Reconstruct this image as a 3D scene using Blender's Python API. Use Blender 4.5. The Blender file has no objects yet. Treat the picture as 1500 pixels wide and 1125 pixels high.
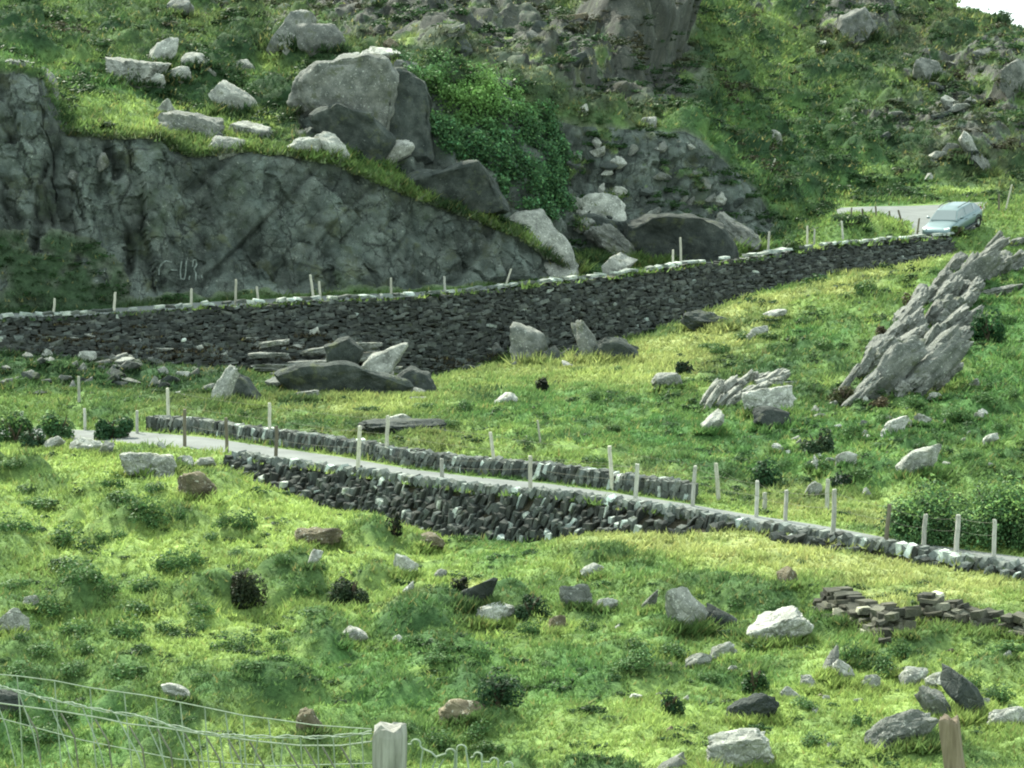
import bpy, bmesh, math, random
import numpy as np
from mathutils import Vector, Matrix, Euler, Quaternion

random.seed(7)
rng = np.random.default_rng(11)
scene = bpy.context.scene
COL = scene.collection
F = 3383.0            # focal length in pixels of the 1500x1125 photograph
TH = math.atan(302.5 / F)
CAM = np.array([0.0, 0.0, 1.7])
ST, CT = math.sin(TH), math.cos(TH)

# ------------------------------------------------------------------ helpers
def P(px, py, d):
    """world point that stands at distance d (along +Y) under photo pixel px, py"""
    a = (np.asarray(px, float) - 750) / F
    b = (562.5 - np.asarray(py, float)) / F
    y = CT + b * ST
    z = -ST + b * CT
    k = np.asarray(d, float) / y
    return np.stack(np.broadcast_arrays(a * k, y * k, z * k + CAM[2]), -1)

def proj(p):
    p = np.asarray(p, float) - CAM
    f = p[..., 1] * CT - p[..., 2] * ST
    u = p[..., 1] * ST + p[..., 2] * CT
    return 750 + F * p[..., 0] / f, 562.5 - F * u / f

def tag(o, label=None, cat=None, group=None, kind=None):
    if label: o['label'] = label
    if cat: o['category'] = cat
    if group: o['group'] = group
    if kind or cat: o['kind'] = kind or 'thing'
    return o

def np_mesh(name, V, faces, mat, cols=None, smooth=False, parent=None, attrs=None):
    """faces: list of integer arrays (n, k)"""
    me = bpy.data.meshes.new(name)
    V = np.asarray(V, np.float32)
    me.vertices.add(len(V))
    me.vertices.foreach_set('co', V.ravel())
    idx = np.concatenate([f.ravel() for f in faces]).astype(np.int32)
    tot = np.concatenate([np.full(len(f), f.shape[1], np.int32) for f in faces])
    start = np.concatenate([[0], np.cumsum(tot)[:-1]]).astype(np.int32)
    me.loops.add(len(idx)); me.loops.foreach_set('vertex_index', idx)
    me.polygons.add(len(tot)); me.polygons.foreach_set('loop_start', start)
    me.update(calc_edges=True)
    me.polygons.foreach_set('use_smooth', np.full(len(tot), bool(smooth)))
    if cols is not None:
        c = np.ones((len(V), 4), np.float32); c[:, :3] = cols
        at = me.attributes.new('Col', 'FLOAT_COLOR', 'POINT')
        at.data.foreach_set('color', c.ravel())
    for k, v in (attrs or {}).items():
        at = me.attributes.new(k, 'FLOAT', 'POINT')
        at.data.foreach_set('value', np.asarray(v, np.float32))
    me.materials.append(mat)
    o = bpy.data.objects.new(name, me); COL.objects.link(o)
    if parent is not None: o.parent = parent
    return o

def recentre(o, origin):
    """move the object's origin without moving its mesh"""
    origin = Vector([float(x) for x in origin])
    o.data.transform(Matrix.Translation(-origin)); o.location = origin

def empty(name, loc):
    o = bpy.data.objects.new(name, None); COL.objects.link(o)
    o.location = [float(x) for x in loc]; o.empty_display_size = .2
    return o

# ------------------------------------------------------------------ noise
_G = rng.normal(size=(256, 3)); _G /= np.linalg.norm(_G, axis=1)[:, None]
def _hash(i, j, k, s):
    h = (i * 374761393 + j * 668265263 + k * 2147483647 + s * 144665) & 0xffffffff
    h = ((h ^ (h >> 13)) * 1274126177) & 0xffffffff
    return (h ^ (h >> 16)) & 0xffffffff
def perlin(p, s=0):
    p = np.asarray(p, float)
    i = np.floor(p).astype(np.int64); f = p - i
    w = f * f * f * (f * (f * 6 - 15) + 10)
    out = 0
    for a in (0, 1):
        for b in (0, 1):
            for c in (0, 1):
                g = _G[_hash(i[:, 0] + a, i[:, 1] + b, i[:, 2] + c, s) & 255]
                dv = f[:, 0] * 0
                dv = (f[:, 0] - a) * g[:, 0] + (f[:, 1] - b) * g[:, 1] + (f[:, 2] - c) * g[:, 2]
                ww = (w[:, 0] if a else 1 - w[:, 0]) * (w[:, 1] if b else 1 - w[:, 1]) * (w[:, 2] if c else 1 - w[:, 2])
                out = out + ww * dv
    return out * 1.6
def fbm(p, s=0, oct=4, gain=.5, lac=2.03):
    a, t, n = 1.0, 0, 0
    q = np.asarray(p, float)
    for o in range(oct):
        t = t + a * perlin(q, s + o * 17); n += a
        a *= gain; q = q * lac
    return t / n
def billow(p, s=0, oct=3):
    a, t, n = 1.0, 0, 0
    q = np.asarray(p, float)
    for o in range(oct):
        t = t + a * (1 - 2 * np.abs(perlin(q, s + o * 13))); n += a
        a *= .5; q = q * 2.1
    return t / n
def worley(p, s=0):
    """F1, F2, random id of the cell, vector to the cell's point"""
    p = np.asarray(p, float)
    i = np.floor(p).astype(np.int64)
    n = len(p)
    f1 = np.full(n, 9.); f2 = np.full(n, 9.); idd = np.zeros(n, np.int64); vec = np.zeros((n, 3))
    for a in (-1, 0, 1):
        for b in (-1, 0, 1):
            for c in (-1, 0, 1):
                h = _hash(i[:, 0] + a, i[:, 1] + b, i[:, 2] + c, s)
                h2 = _hash(i[:, 0] + a, i[:, 1] + b, i[:, 2] + c, s + 91)
                q = np.stack([(h & 1023) / 1023., ((h >> 10) & 1023) / 1023., (h2 & 1023) / 1023.], 1)
                v = p - (i + np.array([a, b, c]) + q)
                d = np.sqrt((v * v).sum(1))
                m = d < f1
                f2 = np.where(m, f1, np.minimum(f2, d))
                f1 = np.where(m, d, f1)
                idd = np.where(m, h2 >> 4, idd); vec[m] = v[m]
    return f1, f2, idd, vec
def facets(p, s=0, tilt=.5):
    """blocky broken-rock displacement, roughly -1..1, and crack mask"""
    f1, f2, idd, v = worley(p, s)
    r = ((idd & 255) / 255.) * 2 - 1
    g = _G[(idd >> 8) & 255]
    d = .55 * r + tilt * (v * g).sum(1) * 1.6
    e = f2 - f1
    crack = np.clip(1 - e / .12, 0, 1)
    return d, crack
def blocks(p, s=0, k=.45, sl=.62, amp=.6):
    """broken rock: the outermost of many tilted planes, so faces meet in sharp creases"""
    p = np.asarray(p, float); i = np.floor(p).astype(np.int64); best = np.full(len(p), -9.)
    for a in (-1, 0, 1):
        for b in (-1, 0, 1):
            for c in (-1, 0, 1):
                h = _hash(i[:, 0] + a, i[:, 1] + b, i[:, 2] + c, s); h2 = _hash(i[:, 0] + a, i[:, 1] + b, i[:, 2] + c, s + 91)
                q = np.stack([(h & 1023) / 1023., ((h >> 10) & 1023) / 1023., (h2 & 1023) / 1023.], 1)
                v = p - (i + np.array([a, b, c]) + q)
                g = _G[(h2 >> 12) & 255]
                best = np.maximum(best, amp * (((h2 >> 20) & 255) / 255. - .5) + sl * (v * g).sum(1) - k * (v * v).sum(1))
    return best
def sstep(a, b, x):
    t = np.clip((x - a) / (b - a), 0, 1); return t * t * (3 - 2 * t)

# ------------------------------------------------------------------ materials
def new_mat(name):
    m = bpy.data.materials.new(name); m.use_nodes = True
    nt = m.node_tree; nt.nodes.clear()
    out = nt.nodes.new('ShaderNodeOutputMaterial')
    b = nt.nodes.new('ShaderNodeBsdfPrincipled')
    nt.links.new(b.outputs[0], out.inputs[0])
    b.inputs['Specular IOR Level'].default_value = .25
    return m, nt, b, out
def nd(nt, typ, **kw):
    n = nt.nodes.new(typ)
    for k, v in kw.items():
        if k in n.inputs: n.inputs[k].default_value = v
        else: setattr(n, k, v)
    return n
def noise(nt, scale, detail=4, rough=.6, vec=None):
    n = nd(nt, 'ShaderNodeTexNoise', Scale=scale, Detail=detail, Roughness=rough)
    if vec is not None: nt.links.new(vec, n.inputs['Vector'])
    return n.outputs['Fac']
def ramp(nt, fac, stops):
    r = nd(nt, 'ShaderNodeValToRGB')
    e = r.color_ramp.elements
    while len(e) < len(stops): e.new(.5)
    for k, (pos, c) in enumerate(stops):
        e[k].position = pos; e[k].color = (c if len(c) == 4 else (*c, 1))
    nt.links.new(fac, r.inputs[0])
    return r.outputs[0]
def mix(nt, fac, a, b, blend='MIX'):
    m = nd(nt, 'ShaderNodeMix', data_type='RGBA', blend_type=blend)
    for sock, v in ((m.inputs[0], fac), (m.inputs[6], a), (m.inputs[7], b)):
        if hasattr(v, 'is_output'): nt.links.new(v, sock)
        else: sock.default_value = v if not isinstance(v, tuple) else (*v, 1) if len(v) == 3 else v
    return m.outputs[2]
def bump(nt, bsdf, h, strength, dist):
    b = nd(nt, 'ShaderNodeBump', Strength=strength, Distance=dist)
    nt.links.new(h, b.inputs['Height']); nt.links.new(b.outputs[0], bsdf.inputs['Normal'])
def gpos(nt):
    return nt.nodes.new('ShaderNodeNewGeometry').outputs['Position']

G = lambda v: (v, v, v)

def make_ground():
    m, nt, b, out = new_mat('turf')
    pos = gpos(nt)
    at = nd(nt, 'ShaderNodeAttribute', attribute_name='Col')
    n1 = noise(nt, 3.2, 5, .65, pos); n2 = noise(nt, 16, 4, .7, pos)
    c = mix(nt, 1.0, at.outputs['Color'], ramp(nt, n1, [(.3, G(.62)), (.7, G(1.35))]), 'MULTIPLY')
    c = mix(nt, 1.0, c, ramp(nt, n2, [(.25, (.55, .6, .6)), (.7, (1.3, 1.25, 1.2))]), 'MULTIPLY')
    nt.links.new(c, b.inputs['Base Color']); b.inputs['Roughness'].default_value = .95
    b.inputs['Specular IOR Level'].default_value = .1
    bump(nt, b, n2, .7, .12)
    return m
def make_rock(name, lo, mid, hi, lichen, lich_amt, scale=1.0, use_col=False, bumpd=.08, crk=.4):
    m, nt, b, out = new_mat(name)
    pos = gpos(nt)
    oi = nd(nt, 'ShaderNodeObjectInfo')
    mp = nd(nt, 'ShaderNodeMapping'); nt.links.new(pos, mp.inputs[0])
    mp.inputs['Scale'].default_value = (1, 1, 1.0)
    vec = mp.outputs[0]
    n1 = noise(nt, 1.3 * scale, 6, .62, vec)
    n2 = noise(nt, 6 * scale, 6, .7, vec)
    n3 = noise(nt, 24 * scale, 4, .7, vec)
    c = ramp(nt, n1, [(.32, lo), (.5, mid), (.68, hi)])
    c = mix(nt, 1.0, c, ramp(nt, n3, [(.3, G(.6)), (.7, G(1.3))]), 'MULTIPLY')
    lf = ramp(nt, n2, [(.62 - lich_amt, G(0)), (.70 - lich_amt * .7, G(1))])
    c = mix(nt, lf, c, lichen)
    nm = noise(nt, .9 * scale, 5, .7, vec)
    c = mix(nt, ramp(nt, nm, [(.56, G(0)), (.66, G(.75))]), c, (.075, .085, .045))
    c = mix(nt, 1.0, c, ramp(nt, oi.outputs['Random'], [(0, G(.8)), (1, G(1.2))]), 'MULTIPLY')
    if use_col:
        at = nd(nt, 'ShaderNodeAttribute', attribute_name='Col')
        c = mix(nt, 1.0, c, at.outputs['Color'], 'MULTIPLY')
    nt.links.new(c, b.inputs['Base Color']); b.inputs['Roughness'].default_value = .88
    if use_col and crk < .3:
        nz_ = nd(nt, 'ShaderNodeTexNoise', Scale=.9, Detail=5, Roughness=.65); nt.links.new(pos, nz_.inputs['Vector'])
        off = nd(nt, 'ShaderNodeVectorMath', operation='SCALE'); nt.links.new(nz_.outputs['Color'], off.inputs[0]); off.inputs['Scale'].default_value = 1.1
        add = nd(nt, 'ShaderNodeVectorMath', operation='ADD'); nt.links.new(pos, add.inputs[0]); nt.links.new(off.outputs[0], add.inputs[1])
        for (rot, scl, sc_, lo_, hi_, wdt) in (((0, .35, 0), (1, .6, .38), 1.0, .44, .51, .045), ((0, -.75, 0), (.45, .6, 1.2), 1.1, .46, .53, .034), ((0, .2, .4), (1.2, 1, .8), 3.0, .52, .60, .05)):
            m2 = nd(nt, 'ShaderNodeMapping'); nt.links.new(add.outputs[0], m2.inputs[0]); m2.inputs['Rotation'].default_value = rot; m2.inputs['Scale'].default_value = scl
            v2 = nd(nt, 'ShaderNodeTexVoronoi', feature='DISTANCE_TO_EDGE', Scale=sc_); nt.links.new(m2.outputs[0], v2.inputs['Vector'])
            line = ramp(nt, v2.outputs[0], [(0, G(1)), (wdt, G(0))])
            msk = ramp(nt, noise(nt, .7 * sc_, 3, .6, m2.outputs[0]), [(lo_, G(0)), (hi_, G(.85))])
            lm = mix(nt, 1.0, line, msk, 'MULTIPLY')
            c = mix(nt, lm, c, (.018, .022, .020))
        lp = ramp(nt, noise(nt, 2.6, 6, .75, m2.outputs[0]), [(.62, G(0)), (.68, G(.7))])
        c = mix(nt, lp, c, (.27, .285, .255))
        ms_ = ramp(nt, noise(nt, .35, 6, .7, pos), [(.55, G(0)), (.66, G(.7))])
        c = mix(nt, ms_, c, (.055, .075, .045))
        nt.links.new(c, b.inputs['Base Color'])
    v = nd(nt, 'ShaderNodeTexVoronoi', feature='DISTANCE_TO_EDGE', Scale=2.2 * scale)
    nt.links.new(vec, v.inputs['Vector'])
    cr = ramp(nt, v.outputs[0], [(0, G(0)), (.08, G(1))])
    h = mix(nt, crk, n2, cr)
    h = mix(nt, .3, h, n3)
    bump(nt, b, h, .8, bumpd)
    return m
def make_leaf(name, trans=.35, rough=.6, vary=.35):
    m, nt, b, out = new_mat(name)
    at = nd(nt, 'ShaderNodeAttribute', attribute_name='Col')
    pos = gpos(nt)
    n1 = noise(nt, 1.1, 3, .6, pos)
    c = mix(nt, 1.0, at.outputs['Color'], ramp(nt, n1, [(.3, G(1 - vary)), (.7, G(1 + vary))]), 'MULTIPLY')
    nt.links.new(c, b.inputs['Base Color']); b.inputs['Roughness'].default_value = rough; b.inputs['Specular IOR Level'].default_value = .08
    t = nd(nt, 'ShaderNodeBsdfTranslucent'); nt.links.new(c, t.inputs['Color'])
    ms = nd(nt, 'ShaderNodeMixShader', Fac=trans)
    nt.links.new(b.outputs[0], ms.inputs[1]); nt.links.new(t.outputs[0], ms.inputs[2])
    nt.links.new(ms.outputs[0], out.inputs[0])
    return m
def make_plain(name, c, rough=.6, metal=0.0, spec=.3, var=0.15, scale=20):
    m, nt, b, out = new_mat(name)
    n = noise(nt, scale, 4, .6, gpos(nt))
    cc = mix(nt, 1.0, (*c, 1), ramp(nt, n, [(.3, G(1 - var)), (.7, G(1 + var))]), 'MULTIPLY')
    nt.links.new(cc, b.inputs['Base Color']); b.inputs['Roughness'].default_value = rough
    b.inputs['Metallic'].default_value = metal; b.inputs['Specular IOR Level'].default_value = spec
    return m
def make_wood(name, lo, hi):
    m, nt, b, out = new_mat(name)
    mp = nd(nt, 'ShaderNodeMapping'); nt.links.new(gpos(nt), mp.inputs[0])
    mp.inputs['Scale'].default_value = (30, 30, 2.5)
    n = noise(nt, 1.5, 6, .65, mp.outputs[0])
    c = ramp(nt, n, [(.3, lo), (.7, hi)])
    oi = nd(nt, 'ShaderNodeObjectInfo')
    c = mix(nt, 1.0, c, ramp(nt, oi.outputs['Random'], [(0, G(.75)), (1, G(1.2))]), 'MULTIPLY')
    nt.links.new(c, b.inputs['Base Color']); b.inputs['Roughness'].default_value = .85
    bump(nt, b, n, .6, .01)
    return m
def make_asphalt():
    m, nt, b, out = new_mat('asphalt')
    pos = gpos(nt)
    n1 = noise(nt, .9, 4, .6, pos); n2 = noise(nt, 30, 3, .7, pos)
    c = ramp(nt, n1, [(.3, (.10, .108, .106)), (.7, (.155, .165, .16))])
    c = mix(nt, 1.0, c, ramp(nt, n2, [(.3, G(.85)), (.7, G(1.12))]), 'MULTIPLY')
    nt.links.new(c, b.inputs['Base Color']); b.inputs['Roughness'].default_value = .85
    bump(nt, b, n2, .3, .01)
    return m

M = {}
M['turf'] = make_ground()
M['cliff'] = make_rock('cliff_rock', (.062, .078, .070), (.095, .113, .100), (.135, .152, .135), (.30, .32, .28), .0, .8, True, .14, .12)
M['pale'] = make_rock('pale_lichened_rock', (.12, .125, .112), (.24, .245, .22), (.36, .36, .32), (.52, .52, .47), .06, 1.6)
M['white'] = make_rock('white_lichened_rock', (.17, .175, .16), (.32, .32, .29), (.46, .46, .415), (.60, .60, .55), .09, 2)
M['grey'] = make_rock('grey_rock', (.075, .082, .075), (.14, .145, .132), (.21, .21, .19), (.44, .45, .41), .035, 1.6)
M['dark'] = make_rock('dark_rock', (.022, .028, .026), (.042, .050, .046), (.074, .082, .074), (.24, .25, .23), -.02, 1.6)  # truly dark rocks, darkened further so shaded fronts come out black
M['brown'] = make_rock('brown_rock', (.06, .05, .035), (.12, .10, .065), (.20, .17, .11), (.46, .45, .38), .04, 1.8)
M['stone'] = make_rock('wall_stone', (.10, .105, .10), (.17, .175, .165), (.25, .25, .23), (.42, .43, .40), .0, 3, True, .03)
M['grass'] = make_leaf('grass_blades', .45, .65, .25)
M['leaf'] = make_leaf('leaves', .3, .5, .3)
M['asphalt'] = make_asphalt()
M['wood_pale'] = make_wood('pale_weathered_wood', (.26, .25, .20), (.52, .50, .41))
M['wood_dark'] = make_wood('dark_weathered_wood', (.07, .06, .045), (.17, .15, .11))
M['wood_grey'] = make_wood('grey_weathered_wood', (.20, .20, .17), (.48, .47, .41))
M['wood_near'] = make_wood('near_grey_wood', (.085, .085, .072), (.27, .265, .24))
M['wood_brown'] = make_wood('near_brown_wood', (.10, .075, .05), (.24, .19, .14))
M['wire'] = make_plain('galvanised_wire', (.20, .24, .18), .6, .2, .5, .25, 40)
M['old_wire'] = make_plain('dull_wire', (.12, .12, .09), .7, .2, .3, .3, 40)

# ------------------------------------------------------------------ terrain as cross profiles
# each row runs across the picture: (photo column, photo row, distance); one row follows another from near to far
R = {}
def from_z(lst):         # (px, H below eye, d)
    return lst
def row(k, lst): R[k] = np.array(lst, float)
def H2py(Hh, d): return 562.5 - F * math.tan(math.atan(-Hh / d) + TH)
row(0, [(0, H2py(1.75, 1.2), 1.2)])
row(1, [(0, H2py(2.45, 5), 5)])
row(2, [(0, H2py(3.0, 8), 8)])
row(3, [(0, H2py(4.3, 12.5), 12.5)])
row(4, [(0, H2py(7.0, 22), 22)])
row(5, [(0, 1150, 34)])
row(6, [(0, 1000, 41.5)])
row(7, [(0, 870, 51), (500, 885, 50), (1000, 880, 49), (1300, 885, 47), (1500, 905, 45.5), (1800, 930, 43)])
row(8, [(-300, 650, 74), (0, 655, 71), (200, 672, 68.5), (330, 688, 66.5), (400, 715, 65.5), (470, 742, 64), (560, 757, 62.5),
        (650, 788, 60.5), (750, 797, 59.5), (800, 790, 59.3), (870, 780, 58.5), (950, 780, 57.3), (1000, 782, 56.6), (1050, 778, 56),
        (1100, 782, 55.3), (1150, 793, 54.5), (1200, 805, 53.8), (1300, 818, 52.5), (1400, 835, 51.2), (1500, 852, 50), (1800, 900, 46)])
row(9, [(-300, 640, 76), (0, 645, 73), (200, 655, 70.5), (250, 660, 69.5), (330, 668, 67.8), (400, 680, 66.5), (500, 692, 64.6),
        (600, 707, 62.6), (700, 720, 61), (800, 728, 60), (900, 740, 58.9), (1000, 755, 57.5), (1100, 774, 56.1), (1200, 789, 54.6),
        (1300, 806, 53.2), (1400, 824, 51.8), (1500, 839, 50.6), (1800, 885, 46.6)])
row(10, [(-300, 620, 81), (0, 624, 78), (200, 630, 75.5), (300, 638, 73), (400, 653, 70.9), (500, 667, 68.6), (600, 685, 66),
         (700, 697, 64.6), (800, 706, 63.6), (900, 720, 62.2), (1000, 735, 60.7), (1100, 752, 59.5), (1200, 767, 58), (1300, 786, 56.4),
         (1400, 801, 55), (1500, 814, 53.8), (1800, 858, 49.6)])
row(12, [(-300, 590, 88), (0, 592, 85.5), (200, 600, 82), (400, 612, 79.5), (600, 622, 77.5), (800, 632, 76), (1000, 640, 75), (1200, 650, 74), (1500, 660, 72), (1800, 670, 70)])
row(13, [(-300, 568, 89.5), (0, 568, 88.5), (200, 573, 89), (400, 584, 88), (600, 577, 90), (800, 548, 94), (1000, 520, 97), (1200, 520, 94), (1300, 530, 90), (1500, 540, 86), (1800, 540, 86)])
row(14, [(-300, 520, 91), (0, 515, 92.5), (150, 525, 93.3), (300, 535, 94.5), (400, 545, 95.5), (600, 553, 97.5), (650, 548, 98.5), (750, 526, 100.5),
         (850, 512, 102.5), (950, 488, 104.8), (1000, 470, 106), (1050, 447, 107.5), (1100, 428, 109.3), (1200, 405, 112), (1300, 390, 115),
         (1390, 372, 118), (1450, 365, 119.5), (1500, 370, 119), (1800, 380, 118)])
row(15, [(-300, 475, 92), (0, 470, 93.6), (100, 467, 94.6), (200, 459, 95.6), (300, 452, 96.5), (400, 447, 97.5), (480, 442, 98.3), (600, 437, 99.6), (700, 429, 101),
         (750, 423, 102.2), (820, 415, 103.9), (900, 407, 105.4), (1000, 392, 107.7), (1100, 381, 110.7), (1200, 365, 113.4), (1300, 356, 116.4),
         (1390, 350, 119.2), (1450, 336, 121.5), (1500, 330, 122), (1800, 330, 122)])
def same_height(k, add, dd, px_max=9e9):
    a = R[k]; o = []
    for px, py, d in a:
        h = -(P(px, py, d)[2] - CAM[2])
        o.append((px, H2py(h - add, d + dd), d + dd))
    return o
row(11, same_height(10, .05, .9))
r16 = [q for q in same_height(15, .02, 2.4) if q[0] < 1150]
row(16, r16 + [(1180, 356, 115.2), (1230, 326, 117), (1265, 322, 118.3), (1295, 330, 119), (1320, 342, 119.4), (1340, 345, 119.6), (1390, 342, 121.6), (1450, 318, 125), (1500, 312, 126), (1800, 312, 126)])
r17 = [q for q in same_height(15, .05, 4.6) if q[0] < 1150]
row(17, r17 + [(1180, 350, 118.5), (1228, 303, 134), (1300, 300, 136), (1400, 296, 138), (1440, 294, 139), (1500, 290, 140), (1800, 285, 142)])
row(18, [(-300, 95, 101), (0, 92, 102), (60, 103, 102.2), (80, 150, 101.7), (95, 188, 101.6), (150, 195, 102.2), (230, 200, 103), (280, 224, 103.5), (350, 216, 104), (430, 225, 104.6),
         (500, 237, 105), (560, 266, 105.4), (620, 291, 105.9), (700, 321, 106.8), (760, 346, 107.6), (800, 374, 108.6), (830, 394, 109.2), (900, 392, 110.8), (1000, 380, 112.9),
         (1100, 370, 115.9), (1180, 345, 120), (1230, 299, 135), (1300, 297, 137), (1400, 293, 139.5), (1500, 285, 142), (1800, 280, 144)])
row(19, [(-300, 85, 105), (0, 85, 105), (80, 142, 105.5), (230, 190, 106.5), (350, 205, 107), (440, 212, 107.3), (500, 224, 107.8), (570, 250, 108.3), (620, 285, 108.6), (700, 315, 109.5),
         (760, 339, 110.4), (800, 365, 111.2), (900, 382, 112.9), (1000, 372, 114.9), (1100, 360, 117.5), (1180, 335, 123), (1230, 292, 138), (1300, 290, 140), (1400, 285, 142), (1500, 275, 145), (1800, 270, 146)])
row(20, [(-300, 70, 111), (0, 72, 111), (200, 130, 112), (350, 160, 113), (440, 150, 113), (500, 130, 113), (570, 115, 113), (620, 112, 113.5), (660, 118, 114), (720, 130, 115), (800, 165, 117),
         (850, 180, 118), (1000, 190, 121), (1050, 225, 122), (1090, 260, 123), (1130, 310, 124.5), (1180, 318, 128), (1230, 275, 142), (1300, 270, 144), (1400, 260, 147), (1500, 240, 150), (1800, 220, 155)])
row(21, [(-300, 35, 122), (0, 40, 122), (200, 62, 126), (400, 72, 128), (600, 72, 128), (700, 78, 128), (800, 98, 130), (900, 120, 131), (1000, 152, 134), (1060, 185, 138), (1130, 220, 145), (1200, 215, 155),
         (1300, 180, 160), (1400, 165, 165), (1500, 130, 168), (1800, 110, 172)])
row(22, [(-300, -10, 140), (0, -10, 140), (300, -10, 142), (600, 0, 145), (750, 20, 147), (850, 40, 150), (930, 42, 152), (1000, 60, 160), (1100, 70, 172), (1200, 70, 180), (1300, 60, 185), (1400, 58, 188), (1500, 80, 190), (1800, 130, 195)])
row(23, [(-300, -90, 165), (0, -80, 165), (600, -70, 175), (900, -60, 185), (1100, -50, 200), (1300, -30, 205), (1370, -4, 205), (1395, 12, 205), (1440, 34, 206), (1475, 50, 207), (1500, 62, 208), (1700, 120, 212), (2200, 170, 220)])
row(24, [(0, 190, 260)]); row(25, [(0, 240, 700)]); row(26, [(0, 257.5, 4000)])
NSUB = {0: 4, 1: 5, 2: 6, 3: 10, 4: 26, 5: 85, 6: 80, 7: 80, 8: 26, 9: 10, 10: 5, 11: 50, 12: 42, 13: 46, 14: 44, 15: 8, 16: 14, 17: 150, 18: 16, 19: 120, 20: 60, 21: 72, 22: 60, 23: 14, 24: 8, 25: 5}
cpx = np.concatenate([-80 - np.geomspace(6, 4200, 44)[::-1], np.arange(-80, 1581, 2.4), 1580 + np.geomspace(6, 4200, 44)])
NC = len(cpx)
_sm = np.exp(-np.linspace(-2, 2, 7) ** 2); _sm /= _sm.sum()
key = {}
for k in R:
    a = R[k]
    py = np.interp(cpx, a[:, 0], a[:, 1]); d = np.interp(cpx, a[:, 0], a[:, 2])
    if len(a) > 1:
        py = np.convolve(np.pad(py, 3, mode='edge'), _sm, 'valid'); d = np.convolve(np.pad(d, 3, mode='edge'), _sm, 'valid')
    key[k] = P(cpx, py, d)
rows, svals = [], []
for k in range(26):
    n = NSUB[k]
    for j in range(n):
        t = j / n
        rows.append(key[k] * (1 - t) + key[k + 1] * t); svals.append(k + t)
rows.append(key[26]); svals.append(26.)
B = np.stack(rows); S = np.array(svals); NR = len(S)
# soften the creases between the rows of open ground
ker = np.exp(-np.linspace(-2, 2, 25) ** 2); ker /= ker.sum()
soft = np.zeros(NR)
for (lo, hi) in ((4.3, 7.75), (11.5, 13.7), (20.4, 22.75)):
    soft = np.maximum(soft, sstep(lo, lo + .25, S) * (1 - sstep(hi - .25, hi, S)))
for ax in range(3):
    A = B[:, :, ax]
    Sm = np.stack([np.convolve(np.pad(A[:, c], 12, mode='edge'), ker, 'valid') for c in range(NC)], 1)
    B[:, :, ax] = A * (1 - soft[:, None]) + Sm * soft[:, None]
flat = B.reshape(-1, 3)
PX, PY = proj(flat); PX = np.repeat(cpx[None], NR, 0).ravel()
SS = np.repeat(S[:, None], NC, 1).ravel()
# normals of the smooth base
dr = np.gradient(B, axis=0); dc = np.gradient(B, axis=1)
Nn = np.cross(dc, dr); Nn /= np.linalg.norm(Nn, axis=2)[:, :, None] + 1e-9
Nf = Nn.reshape(-1, 3)
vis = (PX > -110) & (PX < 1610)

# -- where rock shows
wx = 26 * fbm(flat * .35, 5, 3); wy = 20 * fbm(flat * .35, 6, 3)
def ell(cx, cy, rx, ry, ang=0, soft=.3, warp=1.0):
    a = math.radians(ang); x = PX + wx * warp - cx; y = PY + wy * warp - cy
    u = (x * math.cos(a) + y * math.sin(a)) / rx; v = (-x * math.sin(a) + y * math.cos(a)) / ry
    return 1 - sstep(1 - soft, 1 + soft, np.sqrt(u * u + v * v))
def inrow(a, b, e=.04): return sstep(a - e, a + e, SS) * (1 - sstep(b - e, b + e, SS))
nz = fbm(flat * .8, 9, 4)
rock = np.zeros(len(flat))
c1 = sstep(17.01, 17.03, SS) * (1 - sstep(17.955, 17.985, SS + .03 * nz)) * (1 - sstep(835, 850, PX))
c1 *= 1 - .9 * np.clip(sstep(.10, .0, (SS - 17) + .10 * nz), 0, 1) * (PX < 760)
c1 *= 1 - .95 * ell(50, 395, 150, 60, 8) * sstep(-.5, .1, nz)
rock = np.maximum(rock, c1)
c2 = inrow(19.02, 19.97) * sstep(430, 445, PX) * (1 - sstep(1120, 1150, PX))
c2 *= np.clip(1 - .9 * sstep(.12, .35, nz) * (PX > 830), 0, 1)
rock = np.maximum(rock, c2)
hill = inrow(20.0, 23.0)
for (cx, cy, rx, ry, an, th) in ((640, 35, 190, 55, 8, -.2), (860, 105, 150, 55, 12, -.2), (924, 45, 76, 80, 20, -.7), (460, 52, 70, 30, 10, -.05), (1255, 38, 60, 26, -10, -.1),
                                 (1370, 120, 60, 40, 0, .1), (1470, 130, 60, 50, 20, .0), (1300, 190, 130, 22, 5, .12), (1420, 200, 90, 40, 10, 0), (760, 15, 40, 25, 0, 0), (1440, 10, 80, 20, 25, -.3), (1150, 20, 60, 20, 5, .1),
                                 (280, 185, 60, 12, 10, 0), (360, 15, 60, 20, 0, .15)):
    rock = np.maximum(rock, hill * ell(cx, cy, rx, ry, an) * sstep(th - .12, th + .12, nz))
rock = np.maximum(rock, inrow(13.6, 14.0) * ell(180, 510, 140, 40, 8) * sstep(.0, .2, nz))
wallface = np.maximum(inrow(8.03, 8.97) * sstep(330, 360, PX), inrow(14.05, 14.97) * (1 - sstep(1385, 1396, PX)))
road1 = inrow(9.12, 9.98, .01)
bend = inrow(16.35, 16.99, .01) * sstep(1222, 1228, PX) * (1 - sstep(1440, 1452, PX))
road2 = np.maximum(inrow(15.2, 16.9, .02) * (1 - sstep(1165, 1175, PX)), bend)
road2 = np.maximum(road2, inrow(15.3, 16.99, .01) * sstep(1330, 1342, PX) * (1 - sstep(1425, 1440, PX)))
road = np.maximum(road1, road2)
rock *= (1 - road) * (1 - sstep(22.4, 22.7, SS))

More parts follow.
